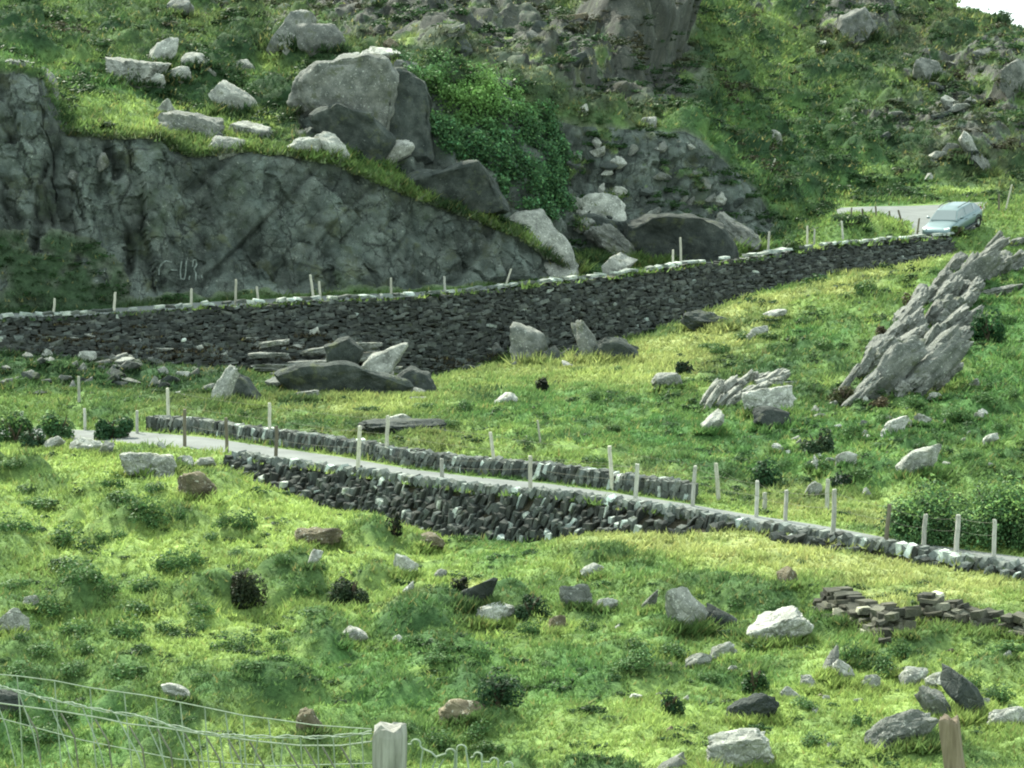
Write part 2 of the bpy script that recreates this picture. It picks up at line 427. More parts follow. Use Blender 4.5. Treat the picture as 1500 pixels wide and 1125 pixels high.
# -- colour of the sward
def lerp(c, col, w): return c * (1 - w[:, None]) + np.array(col) * w[:, None]
MIDG, BRI, DRY, LUSH, HEA, BRO, OLV = (.108, .176, .058), (.235, .320, .100), (.290, .325, .130), (.064, .148, .050), (.032, .066, .034), (.075, .074, .054), (.092, .115, .050)
pn = fbm(flat * .22, 31, 4); pn2 = fbm(flat * .75, 33, 4)
col = np.tile(np.array(MIDG), (len(flat), 1))
col = lerp(col, BRI, .75 * sstep(-.05, .35, pn))
def zone(c, ells, st=.85, a=-.35, b=.15, n=None):
    global col
    w = np.zeros(len(flat))
    for e in ells: w = np.maximum(w, ell(*e, soft=.45))
    col = lerp(col, c, st * w * sstep(a, b, pn2 if n is None else n))
zone(BRI, [(250, 760, 340, 110, 8), (120, 690, 230, 40, 4), (330, 960, 140, 60, 15), (1250, 1060, 330, 90, -10), (430, 740, 140, 45, 15), (560, 800, 120, 60, 0), (760, 925, 90, 18, 0), (1000, 1080, 120, 60, -20), (470, 1045, 60, 22, 0)], .95, -.6, .05)
zone(LUSH, [(740, 800, 60, 50, 0), (560, 1000, 240, 80, 0), (880, 990, 130, 60, -25), (560, 930, 60, 30, 0), (1080, 1000, 100, 35, -15), (1250, 925, 60, 45, 20), (1000, 860, 90, 20, 10), (120, 1080, 200, 60, 0)], .7)
zone(DRY, [(1150, 815, 280, 35, 6), (950, 795, 130, 28, 0), (1400, 865, 160, 30, 6), (1290, 900, 50, 35, 40), (690, 882, 40, 22, -20), (590, 910, 35, 14, 0)], .9, -.6, 0)
zone(DRY, [(760, 560, 200, 24, -8), (970, 530, 160, 36, -14), (1220, 425, 190, 22, -14), (1060, 480, 90, 30, -20), (520, 595, 130, 20, -5)], .8, -.6, 0)
zone(BRI, [(700, 575, 260, 20, -6), (1350, 395, 60, 20, -20), (420, 590, 150, 30, 0)], .45)
zone(DRY, [(1150, 728, 150, 22, 10), (1290, 755, 60, 18, 10), (1000, 703, 90, 12, 8)], .8)
zone(LUSH, [(860, 610, 220, 48, 8), (1040, 660, 160, 60, 12), (1250, 660, 200, 70, 0), (1450, 560, 140, 120, -25), (1440, 430, 80, 60, 0), (1200, 500, 60, 30, 0)], .85)
zone(OLV, [(560, 640, 160, 30, 5), (180, 545, 200, 30, 5), (80, 500, 100, 40, 0), (350, 600, 160, 25, 0)], .7)
zone(HEA, [(160, 545, 260, 34, 5), (20, 530, 140, 40, 0)], .9, -.7, -.1)
zone(HEA, [(250, 500, 260, 25, 5), (720, 590, 60, 12, 0), (1150, 560, 120, 50, 10)], .75)
zone(LUSH, [(1200, 180, 260, 130, 8), (100, 80, 320, 80, 5), (1250, 280, 150, 20, 0), (1110, 330, 60, 40, 30)], .75)
zone(BRI, [(1100, 60, 110, 70, 35), (30, 25, 70, 30, 0), (240, 175, 200, 24, 12), (1330, 110, 60, 30, 0), (700, 318, 120, 14, 24), (430, 180, 60, 20, 0)], .6)
zone(OLV, [(1380, 110, 180, 90, 10), (650, 80, 330, 90, 6), (1400, 60, 160, 50, 10), (300, 60, 240, 50, 0), (900, 160, 90, 24, 10)], .7)
zone(BRO, [(820, 90, 200, 70, 8), (620, 40, 190, 50, 8), (1300, 60, 130, 40, 5), (900, 140, 120, 40, 0), (1400, 230, 120, 40, 10)], .85, -.5, .05)
zone(HEA, [(850, 90, 180, 70, 10), (1100, 270, 120, 60, 10), (1330, 250, 160, 40, 0), (700, 160, 160, 50, 0), (20, 380, 130, 60, 0)], .6, -.1, .25)
zone(DRY, [(290, 700, 40, 10, 0), (105, 598, 35, 8, 0), (640, 232, 50, 10, 0), (800, 395, 70, 12, -10)], .6)
zone(HEA, [(40, 400, 190, 90, 8)], .9, -.9, -.4)
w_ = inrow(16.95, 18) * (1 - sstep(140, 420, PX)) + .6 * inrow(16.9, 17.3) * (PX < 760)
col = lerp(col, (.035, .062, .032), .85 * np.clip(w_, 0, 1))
# shade of the hummocks painted in with the heather's dark colour
def mounds(k, sq, seed, idx):
    o = np.zeros(len(flat)); p = flat[idx] * np.array([k, k * sq, k * 1.3]) + .35 * np.stack([fbm(flat[idx] * k * 1.3, seed, 2), fbm(flat[idx] * k * 1.3, seed + 5, 2), 0 * idx], 1)
    f1, f2, idd, _ = worley(p, seed)
    o[idx] = np.clip(1 - (f1 / .62) ** 2, -.2, 1) * (.35 + .65 * ((idd & 255) / 255.)); return o
near_i = np.where((SS > 4.5) & (SS < 13.9) & vis)[0]; far_i = np.where((SS > 17.9) & (SS < 23.1) & vis)[0]
mdn = mounds(.64, .8, 141, near_i); mdf = mounds(.36, .7, 142, far_i); mdf2 = mounds(1.0, .8, 143, far_i)
hum = sstep(.12, .34, fbm(flat * 1.15, 55, 3)) * (1 - ell(1150, 815, 330, 40, 6)) * (1 - ell(1400, 865, 160, 35, 6)) * (1 - .8 * ell(800, 560, 260, 40, -10))
straw_flat = 1 - .85 * np.maximum(np.maximum(ell(1150, 815, 330, 40, 6), ell(1400, 865, 160, 35, 6)), .9 * ell(800, 560, 280, 40, -10))
mm = sstep(-.15, .25, fbm(flat * .3, 49, 2)) * straw_flat
col = lerp(col, (.050, .095, .040), .5 * hum * np.where(SS > 18, 1.0, .6))
col = lerp(col, (.040, .085, .036), .75 * sstep(.12, .55, mdn + .25 * nz) * mm)
hsel = sstep(-.25, .15, fbm(flat * .09, 57, 3))
col = lerp(col, (.024, .048, .025), (SS > 17.9) * .9 * sstep(.02, .42, mdf + .3 * nz) * (.45 + .55 * hsel))
col = lerp(col, (.028, .058, .027), (SS > 17.9) * .75 * sstep(.1, .5, mdf2 + .3 * nz) * (.4 + .6 * hsel))
col = lerp(col, BRI, (SS > 17.9) * .55 * sstep(.0, -.2, mdf + .25 * nz) * sstep(-.1, .3, pn))
col = lerp(col, (.05, .045, .032), wallface)
rockcol = np.array((.17, .175, .155))
col = lerp(col, rockcol, rock)

# -- relief
disp = np.zeros(len(flat)); lat = np.zeros((len(flat), 3))
field = inrow(4.6, 7.9, .15) * (1 - road)
field2 = inrow(11.25, 13.8, .12)
hm = billow(flat * .75, 41, 3); hf = fbm(flat * .45, 42, 3); hs = billow(flat * 2.6, 43, 2)
left = 1 - .55 * sstep(600, 1100, PX)
disp += field * (straw_flat * (.12 * left * (hm - .15) + left * .85 * mdn * sstep(-.15, .25, fbm(flat * .3, 49, 2))) + .40 * hf + .05 * hs)
disp += field2 * ((1 - .8 * ell(800, 555, 300, 45, -10)) * (.10 * (hm - .15) + .42 * mdn) + .16 * hf + .05 * hs)
disp += field2 * ell(1350, 560, 240, 200, -30) * .28 * hm
hl = inrow(20.0, 23.05, .08)
disp += hl * (.85 * fbm(flat * .16, 44, 3) + .35 * (billow(flat * .42, 45, 3) - .1) + 1.25 * mdf + .42 * mdf2 + .08 * billow(flat * 1.5, 46, 2))
disp += inrow(18, 19, .05) * (1 - sstep(1150, 1220, PX)) * .22 * billow(flat * .8, 47, 2)
disp += inrow(16.02, 16.3, .08) * .18 * billow(flat * 1.3, 48, 2) * sstep(1165, 1200, PX)
disp += hl * (3.4 * ell(918, 40, 74, 78, 20, .22, .5) + 1.6 * ell(830, 110, 90, 40, 12, .4, .6) + 1.5 * ell(640, 40, 120, 46, 8, .4, .6) + 1.6 * ell(1255, 40, 50, 26, 0, .3, .5) + 1.5 * ell(1410, 215, 70, 34, 10, .4, .6) + 1.4 * ell(1470, 120, 50, 40, 10, .4, .6))
disp *= (1 - road)
i1 = np.where((rock > .02) & vis)[0]
q = flat[i1]
ca, sa = math.cos(.30), math.sin(.30)
qq = np.stack([q[:, 0] * ca + q[:, 2] * sa, q[:, 1], -q[:, 0] * sa + q[:, 2] * ca], 1)
d1, k1 = facets(qq * np.array([.34, .30, .17]), 3, .55)
d2, k2 = facets(qq * np.array([1.05, .9, .55]) + 11 + .15 * fbm(q * 1.1, 8, 2)[:, None], 4, .5)
d3, k3 = facets(qq * np.array([2.6, 2.2, 1.5]) + 5, 6, .5)
onc = (SS[i1] < 20)
amp = np.where(onc, 1.0, .75)
vj = np.clip((billow(q * np.array([.42, .2, .05]) + .2 * fbm(q * .5, 3, 2)[:, None], 14, 2) - .62) / .22, 0, 1)
rj = np.stack([q[:, 0] * .75 + q[:, 2] * .66, q[:, 1], -q[:, 0] * .66 + q[:, 2] * .75], 1)
dj = np.clip((billow(rj * np.array([.07, .2, .34]), 15, 2) - .66) / .2, 0, 1)
lft = 1 - sstep(190, 300, PX[i1])
joint = lft * vj + (1 - lft) * (.35 * vj + .6 * dj)
onc1 = SS[i1] < 18.5
iso = (SS[i1] > 20)[:, None]
q1 = np.where(iso, q * np.array([.30, .30, .40]), qq * np.array([.36, .3, .16])); q2 = np.where(iso, q * np.array([.8, .8, 1.1]), qq * np.array([1.1, 1, .6])); q3 = np.where(iso, q * np.array([2., 2., 2.6]), qq * np.array([2.9, 2.6, 1.8]))
wob = .16 * np.stack([fbm(q * .9, 28, 3), fbm(q * .9, 29, 3), fbm(q * .9, 30, 3)], 1)
b1 = blocks(q1 + wob, 23); b2 = blocks(q2 + 7 + wob, 24); b3 = blocks(q3 + 3, 25)
for b_ in (b1, b2, b3): b_ -= b_.mean()
def rnd(i, k): return (_hash(i.astype(np.int64), i.astype(np.int64) * 0 + k, i.astype(np.int64) * 0 + 5, 77) & 1023) / 1023.
def slabs(u, v, per, brk, k):
    """slabs that end in sharp steps: period per across, broken along v"""
    i = np.floor(u / per); f = u / per - i; r = rnd(i, k)
    j = np.floor((v + 5 * r) / brk); g = (v + 5 * r) / brk - j; r2 = rnd(i * 31 + j, k + 3); r3 = rnd(i * 17 + j, k + 9)
    return (r - .5) * .7 + (r2 - .5) * .7 + (f - .5) * (r3 - .5) * 1.4 + (g - .5) * (r2 - .5) * .9
wq = .5 * fbm(q * .45, 61, 3) + .12 * fbm(q * 2., 62, 2)
pil = slabs(q[:, 0] + .22 * q[:, 2] + wq, q[:, 2] + wq, 1.15, 2.1, 1) + .45 * slabs(q[:, 0] + .2 * q[:, 2] + wq, q[:, 2] - wq, .5, .9, 2)
dia = slabs(q[:, 0] * .66 + q[:, 2] * .75 + wq, q[:, 2] * .66 - q[:, 0] * .75, 1.5, 4.5, 3) + .5 * slabs(q[:, 0] * .8 + q[:, 2] * .6 - wq, q[:, 2] * .8 - q[:, 0] * .6 + wq, .6, 1.5, 4)
lf_ = 1 - sstep(235, 300, PX[i1]); c1_ = SS[i1] < 18.5
strat = np.where(c1_, .62 * lf_ * pil + (1 - lf_) * .34 * dia, np.where(SS[i1] < 20, .5 * (.6 * pil + .4 * dia), 0))
base = np.where(iso[:, 0], .24, 1.0) * (1.7 * b1 + .9 * b2 + .5 * b3) + strat - .03 * k2 + .05 * fbm(q * 1.6, 12, 4) - np.where(onc1, .45, .25) * joint
edge = np.where(onc, np.clip(np.minimum(1, (SS[i1] % 1) * 9), 0, 1) * np.clip((1 - SS[i1] % 1) * 8, .35, 1), 1)
sm = np.where((PX[i1] > 200) & (SS[i1] < 18.5), 1.0, 1.0)     # the big face behind the wall is a smoother slab
disp[i1] += rock[i1] * amp * edge * sm * base
# a sunken join at the foot of the walls so that the stones stand proud
disp -= wallface * .12
flatD = flat + Nf * disp[:, None]
D = flatD.reshape(NR, NC, 3)
PXd, PYd = proj(D)
# colour of the rock: banding, lichen, and relief shade painted into joints and slabs
tone = np.ones((len(flat), 3))
tone[i1] = (1 + .22 * np.clip(strat, -1, 1) + .25 * d2 + .16 * d1 + .5 * fbm(q * .5, 18, 4) + .7 * fbm(q * np.array([.9, .9, .16]), 19, 4))[:, None] * (1 - .55 * joint)[:, None]
tone[i1] *= np.where((rock[i1] > .5)[:, None], 1, 1)
hillrock = (rock > .3) & (SS > 20)
tone[hillrock] *= np.array((.90, .80, .76)) * .72
face = rock > .5
grid = np.arange(NR * NC).reshape(NR, NC)
quads = np.stack([grid[:-1, :-1], grid[:-1, 1:], grid[1:, 1:], grid[1:, :-1]], -1).reshape(-1, 4)
qr = rock[quads].mean(1); qroad1 = road1[quads].mean(1); qroad2 = road2[quads].mean(1); qs = SS[quads].mean(1)
cls = np.zeros(len(quads), int)
cls[(qr > .5) & (qs < 18.5) & (qs > 17)] = 1
cls[(qr > .5) & (qs > 18.5)] = 2
cls[qroad1 > .5] = 3; cls[qroad2 > .5] = 4
def sub(name, k, mat, colour, label, cat):
    f = quads[cls == k]
    u, inv = np.unique(f.ravel(), return_inverse=True)
    o = np_mesh(name, flatD[u], [inv.reshape(-1, 4)], mat, colour[u] if colour is not None else None, True)
    tag(o, label, cat, kind='structure'); return o
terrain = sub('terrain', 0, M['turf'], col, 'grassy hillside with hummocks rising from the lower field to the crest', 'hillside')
cliff = sub('cliff', 1, M['cliff'], tone, 'tall dark grey cliff face behind the upper wall, with faint painted letters', 'cliff')
try: cliff.data.set_sharp_from_angle(angle=math.radians(32))
except Exception: pass
crag = sub('hill_rock', 2, M['cliff'], tone, 'bare dark rock breaking through the hillside above the cliff and around the ivy', 'crag')
try: crag.data.set_sharp_from_angle(angle=math.radians(32))
except Exception: pass
sub('road', 3, M['asphalt'], None, 'narrow grey road between the two low stone walls in the middle of the valley', 'road')
sub('road', 4, M['asphalt'], None, 'grey road behind the long upper wall, bending away where the car stands', 'road')

def hit(px, py, smin=5.0, smax=23.1):
    """first visible terrain point under a photo pixel"""
    c = int(np.argmin(np.abs(cpx - px)))
    yy = PYd[:, c]
    ok = (yy <= py) & (S >= smin) & (S <= smax)
    r = int(np.argmax(ok)) if ok.any() else int(np.argmax(S >= smax))
    return D[r, c].copy()
def at_row(px, s):
    c = int(np.argmin(np.abs(cpx - px))); r = int(np.argmin(np.abs(S - s)))
    return D[r, c].copy()

# ------------------------------------------------------------------ rock shapes
def ico(n):
    bm = bmesh.new(); bmesh.ops.create_icosphere(bm, subdivisions=n, radius=1)
    v = np.array([x.co[:] for x in bm.verts]); f = np.array([[y.index for y in x.verts] for x in bm.faces]); bm.free()
    return v / np.linalg.norm(v, axis=1)[:, None], f
ICO = {n: ico(n) for n in (1, 2, 4, 5)}
def rock_shape(seed, n=4, planes=15, sharp=34., rough=.05, box=.0):
    r = np.random.default_rng(seed)
    v, f = ICO[n]
    nn = r.normal(size=(planes, 3)); nn /= np.linalg.norm(nn, axis=1)[:, None]
    h = r.uniform(.68, .95, planes)
    if box > 0:
        bx = np.array([[1, 0, 0], [-1, 0, 0], [0, 1, 0], [0, -1, 0], [0, 0, 1], [0, 0, -1]], float) + r.normal(size=(6, 3)) * .18
        bx /= np.linalg.norm(bx, axis=1)[:, None]
        nn = np.concatenate([nn, bx]); h = np.concatenate([h, r.uniform(.55, .72, 6) / max(box, .01) * .9])
    dt = np.clip(v @ nn.T, 1e-3, None) / h[None]
    rad = 1 / (np.power((np.power(dt, sharp)).sum(1), 1 / sharp))
    p = v * rad[:, None]
    if n >= 4:
        off = r.uniform(0, 99, 3)
        p = p * (1 + rough * 1.8 * fbm(v * 2.4 + off, 3, 4) + rough * .6 * billow(v * 6 + off, 9, 2))[:, None]
    lo, hi = p.min(0), p.max(0)
    return (p - (lo + hi) / 2) / ((hi - lo) / 2), f
SKIRT = []
def place_rock(bbox, mat, seed, label, cat='boulder', depth=.8, yaw=0, roll=0, sink=.25, kind='r', group=None, smin=5.0, planes=15, name='boulder', rough=.05, box=0, dy=0):
    x0, y0, x1, y1 = bbox
    g = hit((x0 + x1) / 2, y1 - (y1 - y0) * .06, smin)
    d = g[1]
    w = (x1 - x0) * d / F / 2; hh = (y1 - y0) * d / F / 2
    p, f = rock_shape(seed, 5 if (x1 - x0) > 75 else 4, planes, rough=rough, box=box)
    sink = min(.75, sink + .25) if not (355 < x0 < 640 and 478 < y0 < 548) else .2; SKIRT.append((x0, x1, y1, y1 - y0, smin))
    hz = hh / (1 - sink * .5)
    ra = math.radians(roll)
    # un-rolled half sizes so that the rolled rock fills the box
    a, b = w, hz
    if roll:
        c2, s2 = abs(math.cos(ra)), abs(math.sin(ra))
        L = max(w / max(c2, .3), hz / max(s2, .3)) if c2 < .95 else w
        L = min(math.hypot(w, hz), L); T = max(.42 * L, min(w, hz) * .7)
        a, b = L, T
    q = p * np.array([a, max(a, b) * depth, b])
    yy = math.radians(yaw)
    q = q @ np.array([[math.cos(ra), 0, -math.sin(ra)], [0, 1, 0], [math.sin(ra), 0, math.cos(ra)]])
    q = q @ np.array([[math.cos(yy), math.sin(yy), 0], [-math.sin(yy), math.cos(yy), 0], [0, 0, 1]])
    lo, hi = q.min(0), q.max(0); q = q - (lo + hi) / 2
    q[:, 0] *= w / np.abs(q[:, 0]).max(); q[:, 2] *= hz / np.abs(q[:, 2]).max()
    q[:, 2] += hz * (1 - sink)
    dep = np.abs(q[:, 1]).max()
    o = np_mesh(name, q, [f], M[mat], None, True)
    o.location = (float(g[0]), float(g[1] + dep * .55 + dy), float(g[2]))
    try: o.data.set_sharp_from_angle(angle=math.radians(38))
    except Exception: pass
    tag(o, label, cat, group)
    return o

ROCKS = [
 # upper left hill
 ((305, 120, 378, 168), 'pale', 'rounded pale boulder alone on the grass above the cliff edge', 'boulder', 0, .28),
 ((148, 88, 242, 122), 'pale', 'long low pale rock hump on the hill above the left cliff', 'boulder', 0, .4),
 ((210, 62, 258, 102), 'pale', 'upright pale rock behind the long low hump', 'boulder', -25, .3),
 ((258, 78, 315, 104), 'pale', 'pale flat rock at the right end of the hilltop cluster', 'rock', 14, .4),
 ((195, 104, 240, 127), 'pale', 'small pale rock in front of the long low hump', 'rock', 0, .4),
 ((240, 104, 276, 126), 'pale', 'small rounded pale rock in front of the upright rock', 'rock', 0, .4),
 ((340, 90, 374, 110), 'pale', 'small pale rock on the slope right of the hilltop cluster', 'rock', 0, .4),
 ((229, 146, 256, 172), 'pale', 'small pale cap stone standing over the shaded grey ledge', 'rock', 0, .3),
 ((225, 164, 335, 206), 'grey', 'long shaded grey ledge in the turf above the cliff', 'rock ledge', 12, .45),
 ((298, 201, 360, 228), 'pale', 'pale slab lying on the cliff edge below the rounded boulder', 'rock slab', -8, .4),
 ((330, 178, 402, 202), 'pale', 'broken pale rubble rock in the grass left of the big split block', 'rock', 0, .5),
 ((392, 22, 466, 72), 'grey', 'grey domed boulder on the upper left hill near the top edge', 'boulder', 10, .25),
 ((410, 48, 440, 76), 'pale', 'small upright pale stone leaning on the grey domed boulder', 'rock', 0, .3),
 ((440, 38, 512, 78), 'grey', 'dark grey ledge running right from the domed boulder', 'rock ledge', 6, .4),
 ((243, -6, 284, 26), 'grey', 'grey rock cut by the top edge of the photo at left', 'rock', 0, .3),
 ((530, 72, 592, 100), 'white', 'white rounded boulder perched behind the huge angular block', 'boulder', 0, .3),
 ((500, 80, 534, 100), 'pale', 'pale stone on the left shoulder of the huge angular block', 'rock', -10, .3),
 ((420, 204, 470, 230), 'pale', 'flat pale slab at the foot of the huge angular block', 'rock slab', 18, .35),
 ((440, 196, 512, 232), 'pale', 'longer pale slab lying behind the flat one on the cliff edge', 'rock slab', 16, .35),
 ((538, 207, 607, 248), 'white', 'white angular boulder on the cliff edge below the ivy', 'boulder', -28, .2),
 ((855, 330, 934, 384), 'grey', 'grey leaning block below the overhanging slab', 'boulder', 36, .2),
 ((1040, 314, 1118, 368), 'grey', 'grey tilted slab at the right end of the crag', 'rock slab', 34, .2),
 ((880, 372, 936, 404), 'pale', 'small pale rock on the verge behind the upper wall', 'rock', 0, .3),
 ((1226, 14, 1290, 62), 'grey', 'broad grey rock on the far hill near the top edge', 'rock', 0, .4),
 ((1468, 92, 1520, 140), 'grey', 'grey rock on the hill at the right edge under the sky', 'rock', 10, .3),
 ((1335, 92, 1384, 122), 'grey', 'flat grey rock in the heath right of centre on the far hill', 'rock', 0, .45),
 ((1405, 204, 1440, 240), 'pale', 'slanting pale slab on the hillside above the car', 'rock slab', 38, .3),
 ((1420, 222, 1460, 258), 'grey', 'slanting grey slab just below the pale one above the car', 'rock slab', 40, .3),
 ((840, 154, 860, 170), 'white', 'small white rock at the right edge of the ivy', 'rock', 0, .3),
 ((936, 172, 962, 186), 'pale', 'small pale rock on top of the crag right of the ivy', 'rock', 0, .3),
 ((1104, 192, 1138, 210), 'pale', 'pale rock alone in the green slope left of the road bend', 'rock', 10, .4),
 ((1350, 254, 1368, 266), 'pale', 'little pale rock just above the road bend', 'rock', 0, .4),
 ((1195, 62, 1215, 74), 'white', 'tiny white rock on the far green slope near the top', 'rock', 0, .3),
 # below the upper wall
 ((303, 538, 350, 598), 'pale', 'sunlit left half of the faceted rock below the upper wall, coloured pale', 'boulder', -62, .15),  # lit side of one rock, its sunlight put into a paler colour
 ((332, 552, 386, 598), 'dark', 'shaded right half of the faceted rock below the upper wall, coloured dark', 'boulder', 30, .2),  # same rock's side away from the sun, its shade put into the colour
 ((745, 476, 802, 534), 'grey', 'triangular grey rock leaning on the upper wall', 'rock', 0, .2),
 ((836, 474, 884, 534), 'grey', 'leaning grey slab at the foot of the upper wall', 'rock slab', 48, .2),
 ((872, 496, 936, 532), 'dark', 'dark rock at the right end of the rocks under the upper wall', 'rock', 10, .25),
 ((712, 502, 740, 530), 'grey', 'small grey rock left of the triangular rock', 'rock', 0, .25),
 ((790, 508, 832, 534), 'dark', 'dark rock between the triangular rock and the leaning slab', 'rock', 0, .25),
 ((822, 530, 840, 540), 'white', 'small white stone in the yellow grass below the wall rocks', 'stone', 0, .3),
 ((717, 577, 758, 594), 'white', 'white rounded rock alone in the middle of the yellow field', 'rock', 0, .3),
 ((518, 618, 656, 636), 'dark', 'low dark rock ridge in the field behind the low wall', 'rock', 4, .35),
 ((558, 607, 618, 626), 'white', 'white flat stone on the low dark ridge behind the post', 'stone', 10, .3),
 ((1000, 458, 1078, 484), 'dark', 'dark flat rock in the field under the right part of the wall', 'rock', 4, .3),
 ((1024, 458, 1052, 470), 'white', 'white stone lying against the dark flat rock', 'stone', 4, .3),
 ((1120, 455, 1156, 470), 'white', 'white flat stone in the field right of the dark flat rock', 'stone', -6, .3),
 ((1094, 480, 1128, 496), 'pale', 'pale flat stone in the grass below the white flat one', 'stone', -6, .35),
 ((954, 558, 1002, 578), 'pale', 'pale flat slab left of the swirled outcrop', 'rock slab', -4, .4),
 ((1086, 570, 1168, 616), 'white', 'white slab with an upturned tip over a dark hollow', 'rock slab', -14, .2),
 ((1104, 600, 1162, 634), 'dark', 'dark rock added for the shaded hollow under the white slab with the tip', 'rock', 0, .2),  # dark stone fills the hollow, where there is only shade
 ((1020, 604, 1062, 638), 'pale', 'pale small leaning rock left of the dark hollow', 'rock', -40, .25),
 ((1312, 664, 1382, 704), 'pale', 'pinkish pale rock above the big roadside bush', 'boulder', -18, .3),
 ((1292, 614, 1334, 638), 'white', 'white slanting stone in the dark green slope', 'stone', -20, .3),
 ((1340, 611, 1366, 628), 'white', 'white small stone right of the slanting stone', 'stone', -8, .3),
 ((1224, 663, 1256, 683), 'white', 'white arrow shaped stone on the green slope', 'stone', -8, .3),
 ((1130, 654, 1148, 666), 'white', 'small white stone below the white slab with the tip', 'stone', 0, .3),
 ((1440, 640, 1464, 656), 'pale', 'pale small stone on the slope at right', 'stone', -20, .3),
 ((1190, 676, 1200, 702), 'white', 'narrow white upright stone beside the far road verge', 'stone', 0, .2),
 ((1180, 706, 1206, 728), 'pale', 'pale flat stone on the far verge left of the post pair', 'stone', -16, .3),
 ((1222, 702, 1244, 720), 'white', 'white stone on the far verge right of the post pair', 'stone', -10, .3),
 ((1262, 715, 1280, 730), 'pale', 'pale pointed stone near the left end of the big bush', 'stone', 0, .3),
 ((1360, 575, 1386, 586), 'white', 'small white stone below the big slanting outcrop', 'stone', 0, .3),
 ((1420, 560, 1440, 574), 'pale', 'small pale stone right of the foot of the slanting outcrop', 'stone', 0, .3),
 # left by the road end
 ((58, 640, 92, 660), 'pale', 'pale flat rock below the left roadside bushes', 'rock', -20, .3),
 ((98, 642, 150, 664), 'pale', 'pale broken rock under the dark bush by the road end', 'rock', 0, .35),
 ((140, 648, 168, 668), 'grey', 'grey slanting rock right of the broken pale rock', 'rock', -35, .3),
 ((172, 666, 260, 700), 'pale', 'large low pale grassy boulder left of the wall end', 'boulder', 6, .35),
 ((258, 694, 318, 738), 'brown', 'round dark brown boulder below the wall end', 'boulder', 0, .2),
 ((256, 668, 284, 684), 'pale', 'pale stone in the rubble where the low wall begins', 'stone', 0, .3),
 ((282, 672, 318, 690), 'pale', 'pale stone touching the first stones of the low wall', 'stone', -10, .3),
 ((230, 648, 246, 660), 'pale', 'small pale stone on the near road verge at left', 'stone', 0, .3),
 # foreground
 ((426, 776, 504, 806), 'brown', 'brown peat mound with a pale stone face in the lower field', 'mound', 0, .35),
 ((446, 806, 472, 832), 'white', 'white pointed stone just below the brown mound', 'stone', -40, .3),
 ((598, 783, 652, 810), 'brown', 'brown hollowed rock just below the tall part of the wall', 'rock', 0, .3),
 ((575, 816, 613, 846), 'white', 'bright white block in the grass below the tall wall', 'boulder', 0, .25),
 ((590, 852, 608, 870), 'white', 'small white stone below the bright white block', 'stone', -30, .3),
 ((635, 834, 656, 850), 'pale', 'small pale stone right of the bright white block', 'stone', -20, .3),
 ((668, 847, 730, 896), 'dark', 'dark lichened slab leaning to the right in the lower field', 'rock slab', -40, .2),
 ((684, 888, 758, 918), 'white', 'white speckled slab below the dark leaning slab', 'rock slab', -6, .35),
 ((820, 860, 870, 892), 'grey', 'speckled grey rock in the middle of the lower field', 'rock', 10, .3),
 ((872, 877, 906, 894), 'white', 'white low stone right of the speckled grey rock', 'stone', 4, .3),
 ((938, 869, 964, 897), 'grey', 'small dark sided rock with a pale left face near the big boulder', 'rock', -35, .25),
 ((974, 864, 1042, 928), 'pale', 'big round topped pale boulder in the lower field', 'boulder', 0, .15),
 ((1030, 888, 1088, 930), 'dark', 'dark flat rock on the right side of the big round topped boulder', 'rock', 14, .3),
 ((1094, 894, 1194, 948), 'white', 'long white slab tilted up to the right in the lower field', 'rock slab', -20, .25),
 ((1004, 958, 1046, 980), 'pale', 'low pale stone in the deep grass below the big boulder', 'stone', -8, .35),
 ((1040, 942, 1082, 966), 'pale', 'pale stone between the big boulder and the low stone', 'stone', -14, .35),
 ((500, 922, 542, 948), 'white', 'white arched stone in the grass in the lower middle', 'stone', -16, .35),
 ((574, 932, 592, 948), 'white', 'tiny white stone right of the white arched stone', 'stone', 0, .3),
 ((800, 904, 834, 928), 'brown', 'pale brown stone in a brown tuft in the lower field', 'stone', 0, .3),
 ((1200, 950, 1230, 992), 'grey', 'grey upright stone left of the white wedge stone', 'rock', -60, .2),
 ((1218, 970, 1260, 1006), 'white', 'white wedge shaped stone with a dark right side', 'rock', 35, .2),
 ((1260, 990, 1292, 1012), 'pale', 'pale stone right of the white wedge shaped stone', 'stone', 0, .3),
 ((1172, 992, 1196, 1010), 'pale', 'pale small stone left of the white wedge shaped stone', 'stone', 0, .3),
 ((1318, 984, 1362, 1010), 'pale', 'pale round stone left of the big dark boulder at lower right', 'stone', 0, .3),
 ((1356, 988, 1398, 1012), 'pale', 'second pale stone touching the big dark boulder', 'stone', 0, .3),
 ((1382, 984, 1450, 1056), 'dark', 'big dark lichened boulder leaning right at lower right', 'boulder', 40, .15),
 ((1342, 1010, 1406, 1064), 'grey', 'grey lichened rock in front of the big dark boulder', 'boulder', 45, .2),
 ((1268, 1046, 1376, 1098), 'grey', 'long grey rock with a white left end at lower right', 'rock', -18, .25),
 ((1446, 1036, 1510, 1066), 'white', 'white stones at the right edge near the bottom', 'stone', -6, .3),
 ((1064, 1020, 1144, 1060), 'dark', 'dark flat rock with a pale lichened top near the bottom', 'rock', -12, .3),
 ((1140, 1006, 1176, 1026), 'pale', 'pale stone behind the dark flat rock near the bottom', 'stone', 12, .35),
 ((1028, 1074, 1140, 1135), 'pale', 'large pale brown topped boulder at the bottom edge', 'boulder', -6, .25),
 ((944, 1108, 1012, 1140), 'grey', 'grey rock cut by the bottom edge of the photo', 'rock', -10, .25),
 ((234, 1003, 286, 1026), 'white', 'white broken stone in the grass behind the wire fence', 'stone', 16, .35),
 ((640, 1028, 712, 1058), 'brown', 'brown stone with a white right edge in the lower middle', 'rock', 0, .4),
 ((-12, 893, 42, 932), 'white', 'white jagged rock at the left edge of the lower field', 'rock', 16, .25),
